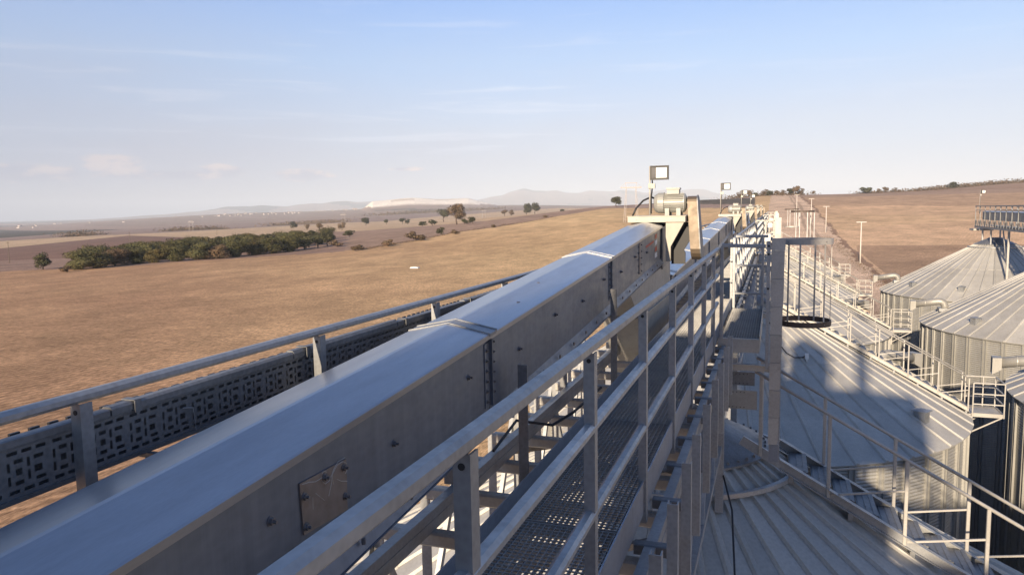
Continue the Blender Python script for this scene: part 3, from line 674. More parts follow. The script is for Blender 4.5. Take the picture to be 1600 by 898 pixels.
for y in lp[:9]:
    mb = MB(); mb.box(-2.335, -2.20, y+0.35, y+0.375, -0.935, -0.916); mb.tube([(-2.30, y+0.36, -0.95), (-2.30, y+0.36, -0.93)], 0.012, 6); part('tray_bracket', tl(mb), M['galv_dark'], ct)
for y in (1.15, 2.35, 3.3, 4.3):
    mb = MB(); mb.tube([(-2.300, y, -0.79), (-2.292, y+0.03, -0.795), (-2.290, y+0.05, -0.80)], 0.002, 4); mb.tube([(-2.292, y+0.05, -0.80), (-2.290, y+0.055, -0.86), (-2.292, y+0.06, -0.90)], 0.002, 4); part('cable_tie', tl(mb), M['galv'], ct)

# ------------------------------------------------------------------ chain conveyors
CW, CE = -1.5, -1.97                                          # right and left side
def conveyor(label, yh, zh, slope, length, detail, head=True):
    """box conveyor that climbs along +Y to its drive head at (yh, zh)"""
    t = thing('chain_conveyor', label, 'conveyor', (CW, yh, zh-0.61), 0, 'chain conveyors along the gallery')
    def zl(y): return zh+(y-yh)*slope
    def loc(mb): mb.v = [(a-CW, b_-yh, c-(zh-0.61)) for a, b_, c in mb.v]; return mb
    def sh(x, y, dz): return (x, y, zl(y)+dz)
    y0 = yh-length; step = 3.28; js = [yh-0.1-3.28*i+(-0.1 if i else 0) for i in range(0, 7)]
    js = [j for j in js if j > y0]+[y0]
    def slab(mb, x0, x1, ya, yb, d0, d1):
        vs = [sh(x0, ya, d0), sh(x1, ya, d0), sh(x1, yb, d0), sh(x0, yb, d0), sh(x0, ya, d1), sh(x1, ya, d1), sh(x1, yb, d1), sh(x0, yb, d1)]
        mb.add(vs, [(3, 2, 1, 0), (4, 5, 6, 7), (0, 1, 5, 4), (1, 2, 6, 5), (2, 3, 7, 6), (3, 0, 4, 7)])
    for i in range(len(js)-1):
        yb, ya = js[i], js[i+1]
        mb = MB(); slab(mb, CW-0.03, CW-0.012, ya+0.004, yb-0.004, -0.525, -0.02); part('side_sheet', loc(mb), M['conv_side'], t)
        mb = MB(); slab(mb, CE+0.012, CE+0.03, ya+0.004, yb-0.004, -0.525, -0.02); part('side_sheet', loc(mb), M['conv_side'], t)
        pr_ = [(CW+0.012, -0.030), (CW+0.014, -0.002), (CW+0.006, 0.003), ((CW+CE)/2+0.01, 0.050), ((CW+CE)/2-0.01, 0.050), (CE-0.006, 0.003), (CE-0.014, -0.002), (CE-0.012, -0.030), (CE-0.009, -0.030), (CE-0.010, -0.006), ((CW+CE)/2, 0.043), (CW+0.010, -0.006), (CW+0.009, -0.030)]
        up_ = 0.0 if i % 2 else 0.004
        mb = MB(); fn = lambda v: (v[0], v[1], zl(v[1])+v[2]+up_)
        mb.prism(pr_, ya-0.02, yb+0.02, fn); part('cover_sheet', loc(mb), M['conv_lid'], t)
        # raised strap over the joint
        q = [(CW+0.016, -0.01), (CW+0.018, 0.008), ((CW+CE)/2, 0.058), (CE-0.018, 0.008), (CE-0.016, -0.01), (CE-0.010, 0.0), ((CW+CE)/2, 0.054), (CW+0.010, 0.0)]
        if i > 0:
            mb = MB(); mb.prism(q, yb-0.055, yb-0.045, fn); mb.prism(q, yb+0.055, yb+0.065, fn); part('cover_strap', loc(mb), M['galv'], t)
            mb = MB(); mb.prism([(x, z-0.006) for x, z in q], yb-0.044, yb+0.054, fn); part('joint_strip', loc(mb), M['galv'], t)
        # flanged joint on the near side
        fl = MB(); bb = MB()
        for jy in ([yb] if i > 0 else []):
            slab(fl, CW-0.0115, CW-0.006, jy-0.075, jy+0.075, -0.415, -0.05)
            slab(fl, CW-0.006, CW+0.012, jy-0.006, jy+0.006, -0.415, -0.03)
            if detail:
                for z in np.linspace(-0.09, -0.38, 6):
                    for dy in (-0.05, 0.05):
                        bb.bolt(sh(CW-0.006, jy+dy, float(z)+(0.03 if dy > 0 else 0)), 'x', 0.009, 0.008)
        if fl.v: f_ = part('joint_flange', loc(fl), M['conv_side'], t)
        if bb.v: part('bolt_row', loc(bb), M['bolt'], f_)
    if head:
        fl = MB(); slab(fl, CW-0.0115, CW-0.004, yh-1.86, yh-1.76, -0.415, -0.05); f_ = part('joint_flange', loc(fl), M['plate'], t, label='beige worn joint strip with two rows of bolts')
        bb = MB()
        for z in np.linspace(-0.08, -0.39, 5):
            for dy in (-1.90, -1.72): bb.bolt(sh(CW-0.008, yh+dy, float(z)), 'x', 0.009, 0.008)
        part('bolt_row', loc(bb), M['bolt'], f_)
    mb = MB()
    slab(mb, CW-0.004, CW+0.024, y0, yh, -0.540, -0.533)
    vs = [sh(CW-0.011, y0, -0.455), sh(CW+0.018, y0, -0.532), sh(CW+0.018, yh, -0.532), sh(CW-0.011, yh, -0.455), sh(CW-0.020, y0, -0.530), sh(CW-0.020, yh, -0.530)]
    mb.add(vs, [(0, 1, 2, 3), (0, 4, 1), (3, 2, 5)]); slab(mb, CE-0.045, CE+0.004, y0, yh, -0.540, -0.533)
    slab(mb, CE+0.03, CW-0.03, y0, yh, -0.543, -0.531); part('bottom_flange', loc(mb), M['conv_side'], t)
    mb = MB()
    n = int(length/0.4) if detail else 0
    for i in range(n):
        y = y0+0.2+i*0.4
        p = sh(CW+0.020, y, -0.50); mb.tube([Vector(p), Vector(p)+Vector((0, 0, 0.025))], 0.008, 6)
    if mb.v: part('flange_bolt', loc(mb), M['bolt'], t)
    if detail:
        for i in range(int(length/0.82)):
            y = y0+0.3+i*0.82; mb = MB(); mb.bolt(sh(CW-0.012, y, -0.17-0.05*(i % 2)), 'x', 0.013, 0.014); part('bolt', loc(mb), M['bolt'], t)
    if not head: return t
    # drive head -------------------------------------------------------
    y = yh
    mb = MB(); slab(mb, CW-0.035, CW-0.004, y-0.02, y+0.92, -0.62, -0.03); slab(mb, CE+0.004, CE+0.035, y-0.02, y+0.92, -0.62, -0.03); mb.box(CE+0.036, CW-0.036, y+0.90, y+0.92, zh-0.62, zh+0.02); mb.box(CE, CW, y+0.1, y+0.92, zh+0.021, zh+0.03); part('head_casing', loc(mb), M['conv_side'], t)
    mb = MB(); mb.box(CW-0.06, CW-0.006, y-0.12, y-0.03, zh-0.60, zh-0.01) if False else mb.box(CW-0.003, CW+0.012, y-0.06, y+0.02, zh-0.62, zh-0.04); part('head_flange', loc(mb), M['galv_dark'], t)
    # discharge chute below the head
    mb = MB(); zb = -1.62 if yh < 12 else zh-1.3
    vs = []
    for (xa, xb, ya, yb, z) in ((CE+0.02, CW-0.006, y-2.45, y+0.90, zh-0.545), (CE+0.02, CW-0.006, y-1.9, y+0.90, zh-1.05), (CE+0.05, CW-0.05, y-0.9, y+0.45, zb-0.9)):
        vs += [(xa, ya, z+(ya-y)*slope*(z > zh-0.6)), (xb, ya, z+(ya-y)*slope*(z > zh-0.6)), (xb, yb, z), (xa, yb, z)]
    mb.add(vs, [(0, 1, 5, 4), (1, 2, 6, 5), (2, 3, 7, 6), (3, 0, 4, 7), (4, 5, 9, 8), (5, 6, 10, 9), (6, 7, 11, 10), (7, 4, 8, 11)])
    mb.box(CE-0.02, CW+0.02, y-1.93, y+0.93, zh-1.062, zh-1.052)
    part('discharge_chute', loc(mb), M['plate'] if False else M['duct'], t, label='beige tapering discharge chute below the conveyor head')
    if detail:
        mb = MB()
        for i in range(11): mb.bolt((CW+0.012-0.03, y-1.85+i*0.27, zh-1.05), 'z', 0.010, 0.01)
        part('bolt_row', loc(mb), M['bolt'], t)
    # motor base
    base = MB(); base.box(CE-0.02, -1.18, y-0.03, y+0.78, zh+0.045, zh+0.125); base.box(CE-0.03, -1.17, y-0.04, y+0.79, zh+0.125, zh+0.135)
    bs = part('motor_base', loc(base), M['sunlit_galv'], t)
    mb = MB()
    for i in range(3): mb.bolt((CE+0.1+i*0.25, y-0.04, zh+0.085), '-y', 0.008, 0.006)
    part('bolt', loc(mb), M['bolt'], bs)
    # bracket plate with slanted cut
    mb = MB(); pf = [(-1.452, zh-0.51), (-1.385, zh-0.51), (-1.385, zh-0.30), (-1.20, zh+0.044), (-1.452, zh+0.044)]
    mb.prism(pf, y+0.00, y+0.012); part('bracket_plate', loc(mb), M['sunlit_galv'], t)
    mb = MB(); mb.prism([(-1.385, zh-0.51), (-1.379, zh-0.51), (-1.379, zh-0.30), (-1.194, zh+0.044), (-1.20, zh+0.044), (-1.385, zh-0.30)], y+0.001, y+0.30); part('bracket_rib', loc(mb), M['dark'], t)
    mb = MB(); mb.prism([(-1.40, zh-0.56), (-1.20, zh-0.56), (-1.20, zh-0.40), (-1.22, zh-0.36), (-1.10, zh-0.16), (-1.10, zh+0.04), (-1.19, zh+0.04), (-1.37, zh-0.28)], y+0.20, y+0.24); part('guard_bracket', loc(mb), M['black'], t)
    # motor: barrel along X with fins, fan cowl, terminal box
    cy, cz_ = y+0.32, zh+0.315; mo = MB(); R_ = 0.135
    mo.tube([(-1.52, cy, cz_), (-1.24, cy, cz_)], R_-0.016, 20); mo.tube([(-1.24, cy, cz_), (-1.225, cy, cz_), (-1.20, cy, cz_)], [R_, R_, R_*0.7], 20); mo.tube([(-1.20, cy, cz_), (-1.10, cy, cz_)], 0.022, 10)
    motor = part('motor', loc(mo), M['motor'], t)
    mb = MB()
    for i in range(28):
        a = 2*pi*i/28; c_, s_ = cos(a), sin(a); p = Vector((0, c_, s_))
        mb.beam(Vector((-1.515, cy, cz_))+p*(R_-0.008), Vector((-1.245, cy, cz_))+p*(R_-0.008), 0.005, 0.026, upv=(0, c_, s_))
    part('cooling_fins', loc(mb), M['motor'], motor)
    mb = MB(); mb.tube([(-1.66, cy, cz_), (-1.65, cy, cz_), (-1.60, cy, cz_), (-1.515, cy, cz_)], [R_*0.72, R_*0.86, R_+0.012, R_+0.016], 22); part('fan_cowl', loc(mb), M['motor'], motor, smooth=False)
    mb = MB(); mb.box(-1.47, -1.30, cy-0.085, cy+0.085, cz_+R_-0.01, cz_+R_+0.055); mb.box(-1.48, -1.29, cy-0.095, cy+0.095, cz_+R_+0.056, cz_+R_+0.08); part('terminal_box', loc(mb), M['motor'], motor)
    mb = MB()
    for xx in (-1.46, -1.30):
        for yy in (cy-0.12, cy+0.12): mb.box(xx-0.03, xx+0.03, yy-0.03, yy+0.03, zh+0.136, cz_-R_*0.55)
    part('motor_foot', loc(mb), M['motor'], motor)
    # belt guard: tall flat case, upper end narrower
    gb = MB(); Yc = cy; prof = []
    topr, botr = 0.15, 0.22; zt, zb_ = cz_+0.01, zh-0.34
    for i in range(9): a = pi*i/8; prof.append((Yc-cos(a)*topr, zt+sin(a)*topr*0.55))
    for i in range(9): a = pi*i/8; prof.append((Yc+0.02+cos(a)*botr, zb_-sin(a)*botr*0.75))
    n = len(prof); x0, x1 = -1.175, -1.045
    tilt = lambda z: (z-zt)*(-0.075)
    vs = [(x0+tilt(z), a, z) for a, z in prof]+[(x0+0.012+tilt(z), a-0.0, z) for a, z in prof]+[(x1+tilt(z), a, z) for a, z in prof]
    gb.add(vs, [tuple(range(n-1, -1, -1)), tuple(range(2*n, 3*n))]+[(i, (i+1) % n, (i+1) % n+2*n, i+2*n) for i in range(n)])
    gd = part('belt_guard', loc(gb), M['guard'], t)
    gb = MB()
    vs = [(x1+0.001+tilt(z), (a-Yc)*1.05+Yc, zb_+(z-zb_)*1.02) for a, z in prof]+[(x1+0.014+tilt(z), (a-Yc)*1.05+Yc, zb_+(z-zb_)*1.02) for a, z in prof]
    gb.add(vs, [tuple(range(n-1, -1, -1)), tuple(range(n, 2*n))]+[(i, (i+1) % n, (i+1) % n+n, i+n) for i in range(n)]); part('guard_lid', loc(gb), M['galv_dark'], gd)
    mb = MB(); mb.tube([(-1.62, cy+0.02, cz_+0.05), (-1.70, cy-0.05, cz_+0.09), (-1.80, cy-0.15, cz_+0.04), (-1.89, cy-0.22, cz_-0.07), (-1.93, cy-0.28, zh+0.14)], 0.014, 8); part('motor_cable', loc(mb), M['black'], t, smooth=True)
    if detail:                                                # stickers on the side by the head
        mb = MB(); slab(mb, CW-0.0119, CW-0.0095, y-1.35, y-0.72, -0.165, -0.135); part('warning_stripe', loc(mb), M['red'], t, label='faded red warning stripe')
        for k in range(4):
            mb = MB(); slab(mb, CW-0.0119, CW-0.0092, y-0.62, y-0.44, -0.13-0.085*k, -0.07-0.085*k); part('hazard_sticker', loc(mb), M['red'] if k % 2 == 0 else M['white'], t)
    return t
s0 = 0.065
c1 = conveyor('nearest chain conveyor, a long grey box with peaked cover running from bottom left', 10.58, -0.243, s0, 17.2, True)
CLB = ['second chain conveyor beginning under the first motor and climbing away', 'third chain conveyor behind the second small motor', 'fourth chain conveyor, only its head showing in the distance', 'farthest chain conveyor at the end of the gallery']
for k in range(1, 5): conveyor(CLB[k-1], 10.58+PITCHY*k+0.2, -0.40, 0.038, 17.0, False)
# scratched steel patch on the side of the first conveyor (plate, bolts, scribble)
def zc0(y): return -0.93+0.065*y
mb = MB(); pc = [(2.033, -0.112), (2.323, -0.139), (2.318, -0.335), (2.044, -0.300)]
mb.add([(CW-0.0115, y, zc0(y)+d) for y, d in pc]+[(CW-0.005, y, zc0(y)+d) for y, d in pc], [(0, 1, 2, 3), (7, 6, 5, 4), (0, 4, 5, 1), (1, 5, 6, 2), (2, 6, 7, 3), (3, 7, 4, 0)])
def c1loc(mb): mb.v = [(a-CW, b_-10.58, c-(-0.243-0.61)) for a, b_, c in mb.v]; return mb
pl = part('inspection_plate', c1loc(mb), M['plate'], c1, label='rusty bolted plate with scratched handwriting')
mb = MB()
for y, dz in ((2.053, -0.166), (2.178, -0.150), (2.303, -0.164), (2.305, -0.276), (2.057, -0.275)): mb.bolt((CW-0.005, y, zc0(y)+dz), 'x', 0.012, 0.012)
part('bolt', c1loc(mb), M['bolt'], pl)
mb = MB()
def scr(pts): mb.tube([(CW-0.0046, y, zc0(y)+dz) for y, dz in pts], 0.0013, 4)
for st_ in ([(2.044, -0.119), (2.084, -0.128), (2.121, -0.142), (2.154, -0.144), (2.181, -0.146), (2.185, -0.136)],
            [(2.154, -0.142), (2.166, -0.162), (2.182, -0.176), (2.206, -0.174), (2.221, -0.162), (2.236, -0.144), (2.266, -0.128), (2.313, -0.13)],
            [(2.228, -0.158), (2.258, -0.138), (2.294, -0.138), (2.322, -0.155)], [(2.162, -0.13), (2.172, -0.124), (2.192, -0.136)], [(2.101, -0.233), (2.102, -0.19)],
            [(2.118, -0.182), (2.171, -0.233)], [(2.198, -0.229), (2.219, -0.186), (2.228, -0.154)], [(2.254, -0.189), (2.281, -0.208), (2.321, -0.225)], [(2.224, -0.168), (2.232, -0.199)], [(2.322, -0.155), (2.324, -0.181), (2.312, -0.192)]): scr(st_)
part('scratched_writing', c1loc(mb), M['stair'], pl)

rr_ = random.Random(5)
for i, (y, x, w) in enumerate([(2.55, -1.60, 0.020), (2.35, -1.56, 0.012), (2.95, -1.66, 0.010), (1.75, -1.62, 0.009), (3.35, -1.58, 0.009), (1.45, -1.57, 0.008), (4.6, -1.60, 0.012), (5.3, -1.68, 0.010)]):
    mb = MB(); k = 9; zt_ = lambda x_: zc0(y)+0.0045+(-1.5-x_)*0.205; ring_ = []
    for j in range(k):
        a = 2*pi*j/k; q_ = w*rr_.uniform(0.5, 1.3); X_ = x+q_*cos(a); ring_.append((X_, y+q_*1.7*sin(a), zt_(X_)+0.065*q_*1.7*sin(a)+0.0015))
    mb.add(ring_+[(p[0], p[1], p[2]-0.003) for p in ring_], [tuple(range(k))]+[(j, j+k, (j+1) % k+k, (j+1) % k) for j in range(k)])
    part('dirt_spot', c1loc(mb), M['plate'], c1)

# ------------------------------------------------------------------ floodlights
def floodlight(label, x, y, z0, h=0.70, s=1.0, rz=0.0):
    t = thing('floodlight', label, 'floodlight', (x, y, z0), rz, 'floodlights on poles')
    mb = MB(); mb.tube([(0, 0, 0), (0, 0, h)], 0.012*s, 8); part('pole', mb, M['stair'], t, smooth=True)
    hd = MB(); hd.box(0.010, 0.27*s, -0.045, 0.0, h-0.20*s, h+0.0); hd.box(0.025, 0.255*s, 0.0, 0.045, h-0.185*s, h-0.015); head = part('lamp_housing', hd, M['black'], t)
    fr = MB(); 
    for a in (0.010, 0.27*s-0.014): fr.box(a, a+0.014, -0.057, -0.046, h-0.20*s, h)
    for a in (h-0.20*s, h-0.014): fr.box(0.0245, 0.27*s-0.0145, -0.057, -0.046, a, a+0.014)
    part('frame', fr, M['black'], head)
    gl = MB(); gl.box(0.095*s, 0.245*s, -0.052, -0.046, h-0.172*s, h-0.028*s); part('sunlit_lamp_glass', gl, M['glass'], head)
    rf = MB(); rf.add([(0.03*s, -0.050, h-0.18*s), (0.09*s, -0.050, h-0.165*s), (0.09*s, -0.050, h-0.03*s), (0.03*s, -0.050, h-0.02*s)], [(0, 1, 2, 3)]); part('reflector_edge', rf, M['dark'], head)
    jb = MB(); jb.box(-0.02, 0.075*s, -0.03, 0.03, h-0.32*s, h-0.25*s); part('junction_box', jb, M['duct'], t)
    mb = MB(); mb.tube([(0.03, 0.02, h-0.20*s), (0.035, 0.02, h-0.26*s)], 0.010, 6); mb.tube([(0.035, -0.01, h-0.32*s), (0.022, -0.015, h-0.45*s), (0.022, -0.015, 0.02)], 0.011, 6); part('cable', mb, M['black'], t)
    return t
floodlight('large floodlight on a thin pole beside the nearest motor', -1.70, 10.72, -0.10, 0.70)
FLB = ['second floodlight, smaller, above the second motor', 'third floodlight, just right of the second one', 'fourth and smallest floodlight of the near gallery, on the skyline']
for k in (1, 2, 3): floodlight(FLB[k-1], -1.92, 10.9+PITCHY*k, -0.26, 1.15 if k == 1 else 1.25, 1.3)

# ------------------------------------------------------------------ ladder platform, cable column and safety cage
PY0, PY1 = 9.50, 12.45
lp_ = thing('ladder_platform', 'small grated side platform with guard rail beside the ladder cage', 'platform', (-0.40, PY0, -1.65))
def ll(mb): mb.v = [(a+0.40, b_-PY0, c+1.65) for a, b_, c in mb.v]; return mb
mb = MB()
for i in range(16): x = -0.625+i*0.031; mb.box(x, x+0.004, PY0+0.03, PY1, -1.665, -1.645)
for i in range(60): y = PY0+0.03+i*0.049; mb.box(-0.625, -0.157, y, y+0.004, -1.662, -1.644)
part('platform_grating', ll(mb), M['grate'], lp_)
mb = MB(); mb.box(-0.65, -0.15, PY0-0.008, PY0, -1.81, -1.64); mb.box(-0.65, -0.15, PY0, PY0+0.03, -1.645, -1.637); part('kick_plate', ll(mb), M['stair'], lp_)
mb = MB(); mb.box(-0.157, -0.149, PY0, PY1, -1.80, -1.60); part('kick_plate', ll(mb), M['duct'], lp_)
mb = MB(); mb.cham((-0.66, PY0+0.02, -2.0), (-0.02, PY0+0.02, -2.0), 0.06, 0.085, 0.008); mb.box(-0.66, -0.02, PY0-0.045, PY0-0.012, -1.965, -1.955); mb.cham((-0.62, PY1, -1.75), (-0.05, PY1, -1.75), 0.06, 0.08, 0.008)
for x in (-0.60, -0.17): mb.box(x-0.02, x+0.02, PY0+0.05, PY1-0.04, -1.75, -1.67)
part('support_beam', ll(mb), M['stair'], lp_)
for (x, y) in ((-0.61, PY0+0.0), (-0.61, PY1), (-0.17, PY1)):
    mb = MB(); mb.cham((x, y, -1.64), (x, y, -0.50), 0.045, 0.045, 0.006); part('guard_post', ll(mb), M['galv'], lp_)
mb = MB(); mb.cham((-0.61, PY0, -0.475), (-0.095, PY0, -0.485), 0.045, 0.045, 0.006); mb.cham((-0.585, PY1, -0.475), (-0.09, PY1, -0.475), 0.045, 0.045, 0.006); part('guard_rail', ll(mb), M['galv'], lp_)
mb = MB(); mb.cham((-0.61, PY1, -0.95), (-0.10, PY1, -0.95), 0.035, 0.035, 0.006); mb.cham((-0.61, PY1, -1.40), (-0.10, PY1, -1.40), 0.035, 0.035, 0.006); part('guard_rail', ll(mb), M['galv'], lp_)
for (x0_, x1_, za, zb_) in ((-0.50, -0.20, -2.24, -2.07), (-0.53, -0.165, -2.52, -2.28)):
    mb = MB(); yy = 9.55 if za > -2.4 else 9.45; mb.box(x0_, x1_, yy, yy+0.008, za, zb_)
    pp = part('splice_plate', ll(mb), M['galv_dark'] if za > -2.4 else M['duct'], lp_)
    mb = MB()
    for i in range(6):
        for z in (za+0.025, zb_-0.025):
            if i < 5: mb.bolt((x0_+0.03+i*0.045, yy, z), '-y', 0.005, 0.006)
    part('bolt', ll(mb), M['dark'], pp)
mb = MB(); mb.box(-0.60, -0.55, 9.46, 9.52, -2.62, -2.05); mb.box(-0.585, -0.50, 9.60, 9.68, -2.3, -2.05); part('hanger', ll(mb), M['duct'], lp_)
col_ = thing('cable_column', 'tall flat galvanised cable duct standing in short lengths beside the cage', 'cable duct', (0.03, 9.47, -2.95))
z = -2.95; i = 0
while z < -0.40:
    z2 = min(z+0.345, -0.385); mb = MB(); c = 0.004*(i % 2)
    w0, w1 = 0.113+0.042*(z+2.95)/2.56, 0.113+0.042*(z2+2.95)/2.56; za_, zb2 = z+0.002+2.95, z2-0.002+2.95; xl = -0.030; y0_, y1_ = -0.005, 0.05
    vs = [(xl-0.03, y0_, za_), (xl-0.03+w0+c, y0_, za_), (xl-0.03+w0+c, y1_, za_), (xl-0.03, y1_, za_), (xl-0.03, y0_, zb2), (xl-0.03+w1+c, y0_, zb2), (xl-0.03+w1+c, y1_, zb2), (xl-0.03, y1_, zb2)]
    mb.add(vs, [(3, 2, 1, 0), (4, 5, 6, 7), (0, 1, 5, 4), (1, 2, 6, 5), (2, 3, 7, 6), (3, 0, 4, 7)])
    mb.box(xl-0.028, xl-0.032+w1+c, y0_-0.004, y0_-0.0005, zb2-0.02, zb2-0.004)
    s_ = part('duct_length', mb, M['stair'], col_); z = z2; i += 1
mb = MB(); mb.box(-0.112, -0.070, -0.02, 0.02, 0.95, 2.53); part('edge_angle', mb, M['galv'], col_)
mb = MB(); mb.box(-0.05, 0.06, 0.0, 0.05, -0.22, 0.0); part('base_shoe', mb, M['toe'], col_)
mb = MB()
for z in (1.95, 2.37, 2.47): mb.tube([(-0.092, -0.024, z), (-0.092, -0.020, z)], 0.014, 10)
part('bolt_hole', mb, M['black'], col_)
cg = thing('ladder_cage', 'round ladder safety cage with blue-grey top hoop and dark bottom hoop', 'ladder cage', (0.36, 9.85, -1.45))
def hoop(z, r=0.318, h=0.066, t_=0.006, mat='galv', name='hoop', a0=-200, a1=160):
    mb = MB(); n = 48; vs = []
    for i in range(n+1):
        a = radians(a0+(a1-a0)*i/n)
        for rr, zz in ((r, z-h/2), (r+t_, z-h/2), (r+t_, z+h/2), (r, z+h/2)): vs.append((rr*cos(a), rr*sin(a), zz))
    fs = [(i*4+j, i*4+(j+1) % 4, i*4+4+(j+1) % 4, i*4+4+j) for i in range(n) for j in range(4)]
    mb.add(vs, fs); return part(name, mb, M[mat], cg, smooth=False, label=('dark brown bottom hoop' if mat == 'rust' else None))
hoop(1.01, mat='stair'); hoop(0.0, mat='rust')
for a in (-128, -44, 2, 64, 98, 150):
    a = radians(a); mb = MB(); mb.beam((0.309*cos(a), 0.309*sin(a), -0.025), (0.309*cos(a), 0.309*sin(a), 1.035), 0.006, 0.021, upv=(cos(a+pi/2), sin(a+pi/2), 0)); part('cage_bar', mb, M['stair'], cg)
    bb = MB(); 
    for z in (0.0, 1.01): bb.tube([(0.323*cos(a), 0.323*sin(a), z), (0.329*cos(a), 0.329*sin(a), z)], 0.008, 8)
    part('bolt', bb, M['bolt'], cg)
mb = MB(); mb.box(-0.36, -0.25, -0.33, -0.30, -0.03, 0.03); mb.box(-0.36, -0.25, -0.33, -0.30, 0.98, 1.04); part('hoop_strap', mb, M['rust'], cg)
lad = thing('fixed_ladder', 'steel rung ladder inside the safety cage behind the cable duct', 'ladder', (0.10, 10.0, -4.0))
for y in (-0.05, 0.35):
    mb = MB(); mb.box(-0.02, 0.01, y-0.02, y+0.02, 0.6, 3.5); part('stile', mb, M['galv'], lad)
for i in range(9):
    mb = MB(); mb.tube([(-0.005, -0.05, 0.8+i*0.3), (-0.005, 0.35, 0.8+i*0.3)], 0.012, 6); part('rung', mb, M['galv'], lad)
# farther ladder cages and platforms, one above each silo peak
for k in (1, 2, 3):
    yb = 9.5+PITCHY*k; lab = ['first', 'second', 'third'][k-1]
    t = thing('ladder_platform', f'{lab} distant sunlit side platform with guard frame, beyond the near one', 'platform', (-0.40, yb, -1.65))
    mb = MB(); mb.box(-0.25, 0.40, 0, 1.6, -0.02, 0.0); part('platform_grating', mb, M['stair'], t)
    for x in (-0.23, 0.10, 0.38):
        for y in (0.0, 1.6):
            mb = MB(); mb.cham((x, y, 0), (x, y, 1.15), 0.05, 0.05, 0.006); part('guard_post', mb, M['stair'], t)
    mb = MB()
    for z in (1.15, 0.6, 0.1): mb.cham((-0.25, 0, z), (0.40, 0, z), 0.05, 0.05, 0.006)
    part('guard_rail', mb, M['stair'], t)
    mb = MB(); mb.box(0.42, 0.62, -0.05, 0.0, -0.9, 1.25); part('cable_duct', mb, M['stair'], t)
    mb = MB(); mb.box(0.03, 0.27, -0.06, -0.028, 0.42, 0.68); part('control_box', mb, M['white'], t)
    mb = MB()
    for i in range(5): mb.box(-0.15, 0.35, 0.3*i, 0.3*i+0.08, -0.45, -0.38)
    part('support_beam', mb, M['stair'], t)
    if k < 3:
        t = thing('ladder_cage', f'{lab} distant ladder cage standing out against the bare ground', 'ladder cage', (0.62, yb+0.3, -1.2))
        for z, mt in ((0.0, 'stair'), (1.0, 'rust')):
            mb = MB(); n = 24; vs = []
            for i in range(n):
                a = 2*pi*i/n
                for rr, zz in ((0.38, z-0.03), (0.39, z-0.03), (0.39, z+0.03), (0.38, z+0.03)): vs.append((rr*cos(a)+0.3, rr*sin(a), zz))
            mb.add(vs, [(i*4+j, i*4+(j+1) % 4, ((i+1) % n)*4+(j+1) % 4, ((i+1) % n)*4+j) for i in range(n) for j in range(4)]); part('hoop', mb, M[mt], t)
        for i in range(5):
            a = -2.2+i*1.0; mb = MB(); mb.box(0.3+0.38*cos(a)-0.012, 0.3+0.38*cos(a)+0.012, 0.38*sin(a)-0.004, 0.38*sin(a)+0.004, -0.02, 1.02); part('cage_bar', mb, M['galv'], t)
# black cable and clamp lying over the near roofs
o = part('black_cable', MB().tube([(-0.55, 9.3, -3.35), (-0.42, 8.9, -3.62), (-0.35, 8.2, -4.05), (-0.25, 7.2, -4.62), (-0.22, 6.3, -5.12), (-0.15, 5.2, -5.72), (-0.1, 4.0, -6.4)], 0.012, 6), M['black'], smooth=True)
tag(o, 'black cable trailing down the ribs of the nearest shaded roof', 'cable')
def c1z(x, y): return -7.2+cz(math.hypot(x-ROW1X, y-29.0))
pts = [(0.25, 26.0), (0.45, 25.7), (0.7, 25.6), (0.95, 25.75), (1.05, 25.9)]
o = part('black_cable', MB().tube([(-0.1, 25.6, c1z(-0.1, 25.6)+1.0)]+[(x, y, c1z(x, y)+0.06) for x, y in pts], 0.02, 6), M['black'], smooth=True)
tag(o, 'black cable ending at a white clamp on the half shaded roof', 'cable')
o = part('cable_clamp', MB().box(1.02, 1.14, 25.75, 25.9, c1z(1.08, 25.8)+0.02, c1z(1.08, 25.8)+0.2).box(1.06, 1.10, 25.55, 25.75, c1z(1.08, 25.7)+0.03, c1z(1.08, 25.7)+0.09), M['white'])
tag(o, 'small white clamp at the end of the black cable on the roof', 'clamp')

# ------------------------------------------------------------------ gallery of the far row
g2 = thing('gallery_bridge', 'far gallery bridge with dark side above the peaked silo, cut by right edge', 'bridge', (ROW2X, 69.3, -1.85))
GY0, GY1 = -22.0, 69.4                                        # world y of its ends
def g2l(mb): mb.v = [(a-ROW2X, b_-69.3, c+1.85) for a, b_, c in mb.v]; return mb
YB0 = 24.0
for x in (ROW2X-0.7, ROW2X+0.7):
    for z in (-1.85, -2.75 if False else -1.95):
        pass
    mb = MB(); mb.box(x-0.04, x+0.04, YB0, GY1, -2.02, -1.86); part('chord', g2l(mb), M['galv_dark'], g2)
    mb = MB(); mb.box(x-0.03, x+0.03, YB0, GY1, -0.32, -0.25); mb.box(x-0.02, x+0.02, YB0, GY1, -0.62, -0.58); part('rail', g2l(mb), M['galv_dark'], g2)
    for y in np.arange(GY1-0.05, YB0, -1.4):
        mb = MB(); mb.box(x-0.025, x+0.025, float(y)-0.025, float(y)+0.025, -1.86, -0.32); part('post', g2l(mb), M['galv_dark'], g2)
mb = MB(); mb.box(ROW2X-0.66, ROW2X-0.30, YB0, GY1-2.0, -1.35, -0.72); part('conveyor_trough', g2l(mb), M['galv_dark'], g2)
mb = MB(); mb.prism([(ROW2X-0.69, -0.72), (ROW2X-0.27, -0.72), (ROW2X-0.48, -0.66)], YB0, GY1-1.95); part('conveyor_cover', g2l(mb), M['conv_lid'], g2)
mb = MB(); mb.box(ROW2X-0.1, ROW2X+0.64, YB0, GY1, -1.86, -1.82); part('walkway_deck', g2l(mb), M['grate'], g2)
mb = MB()
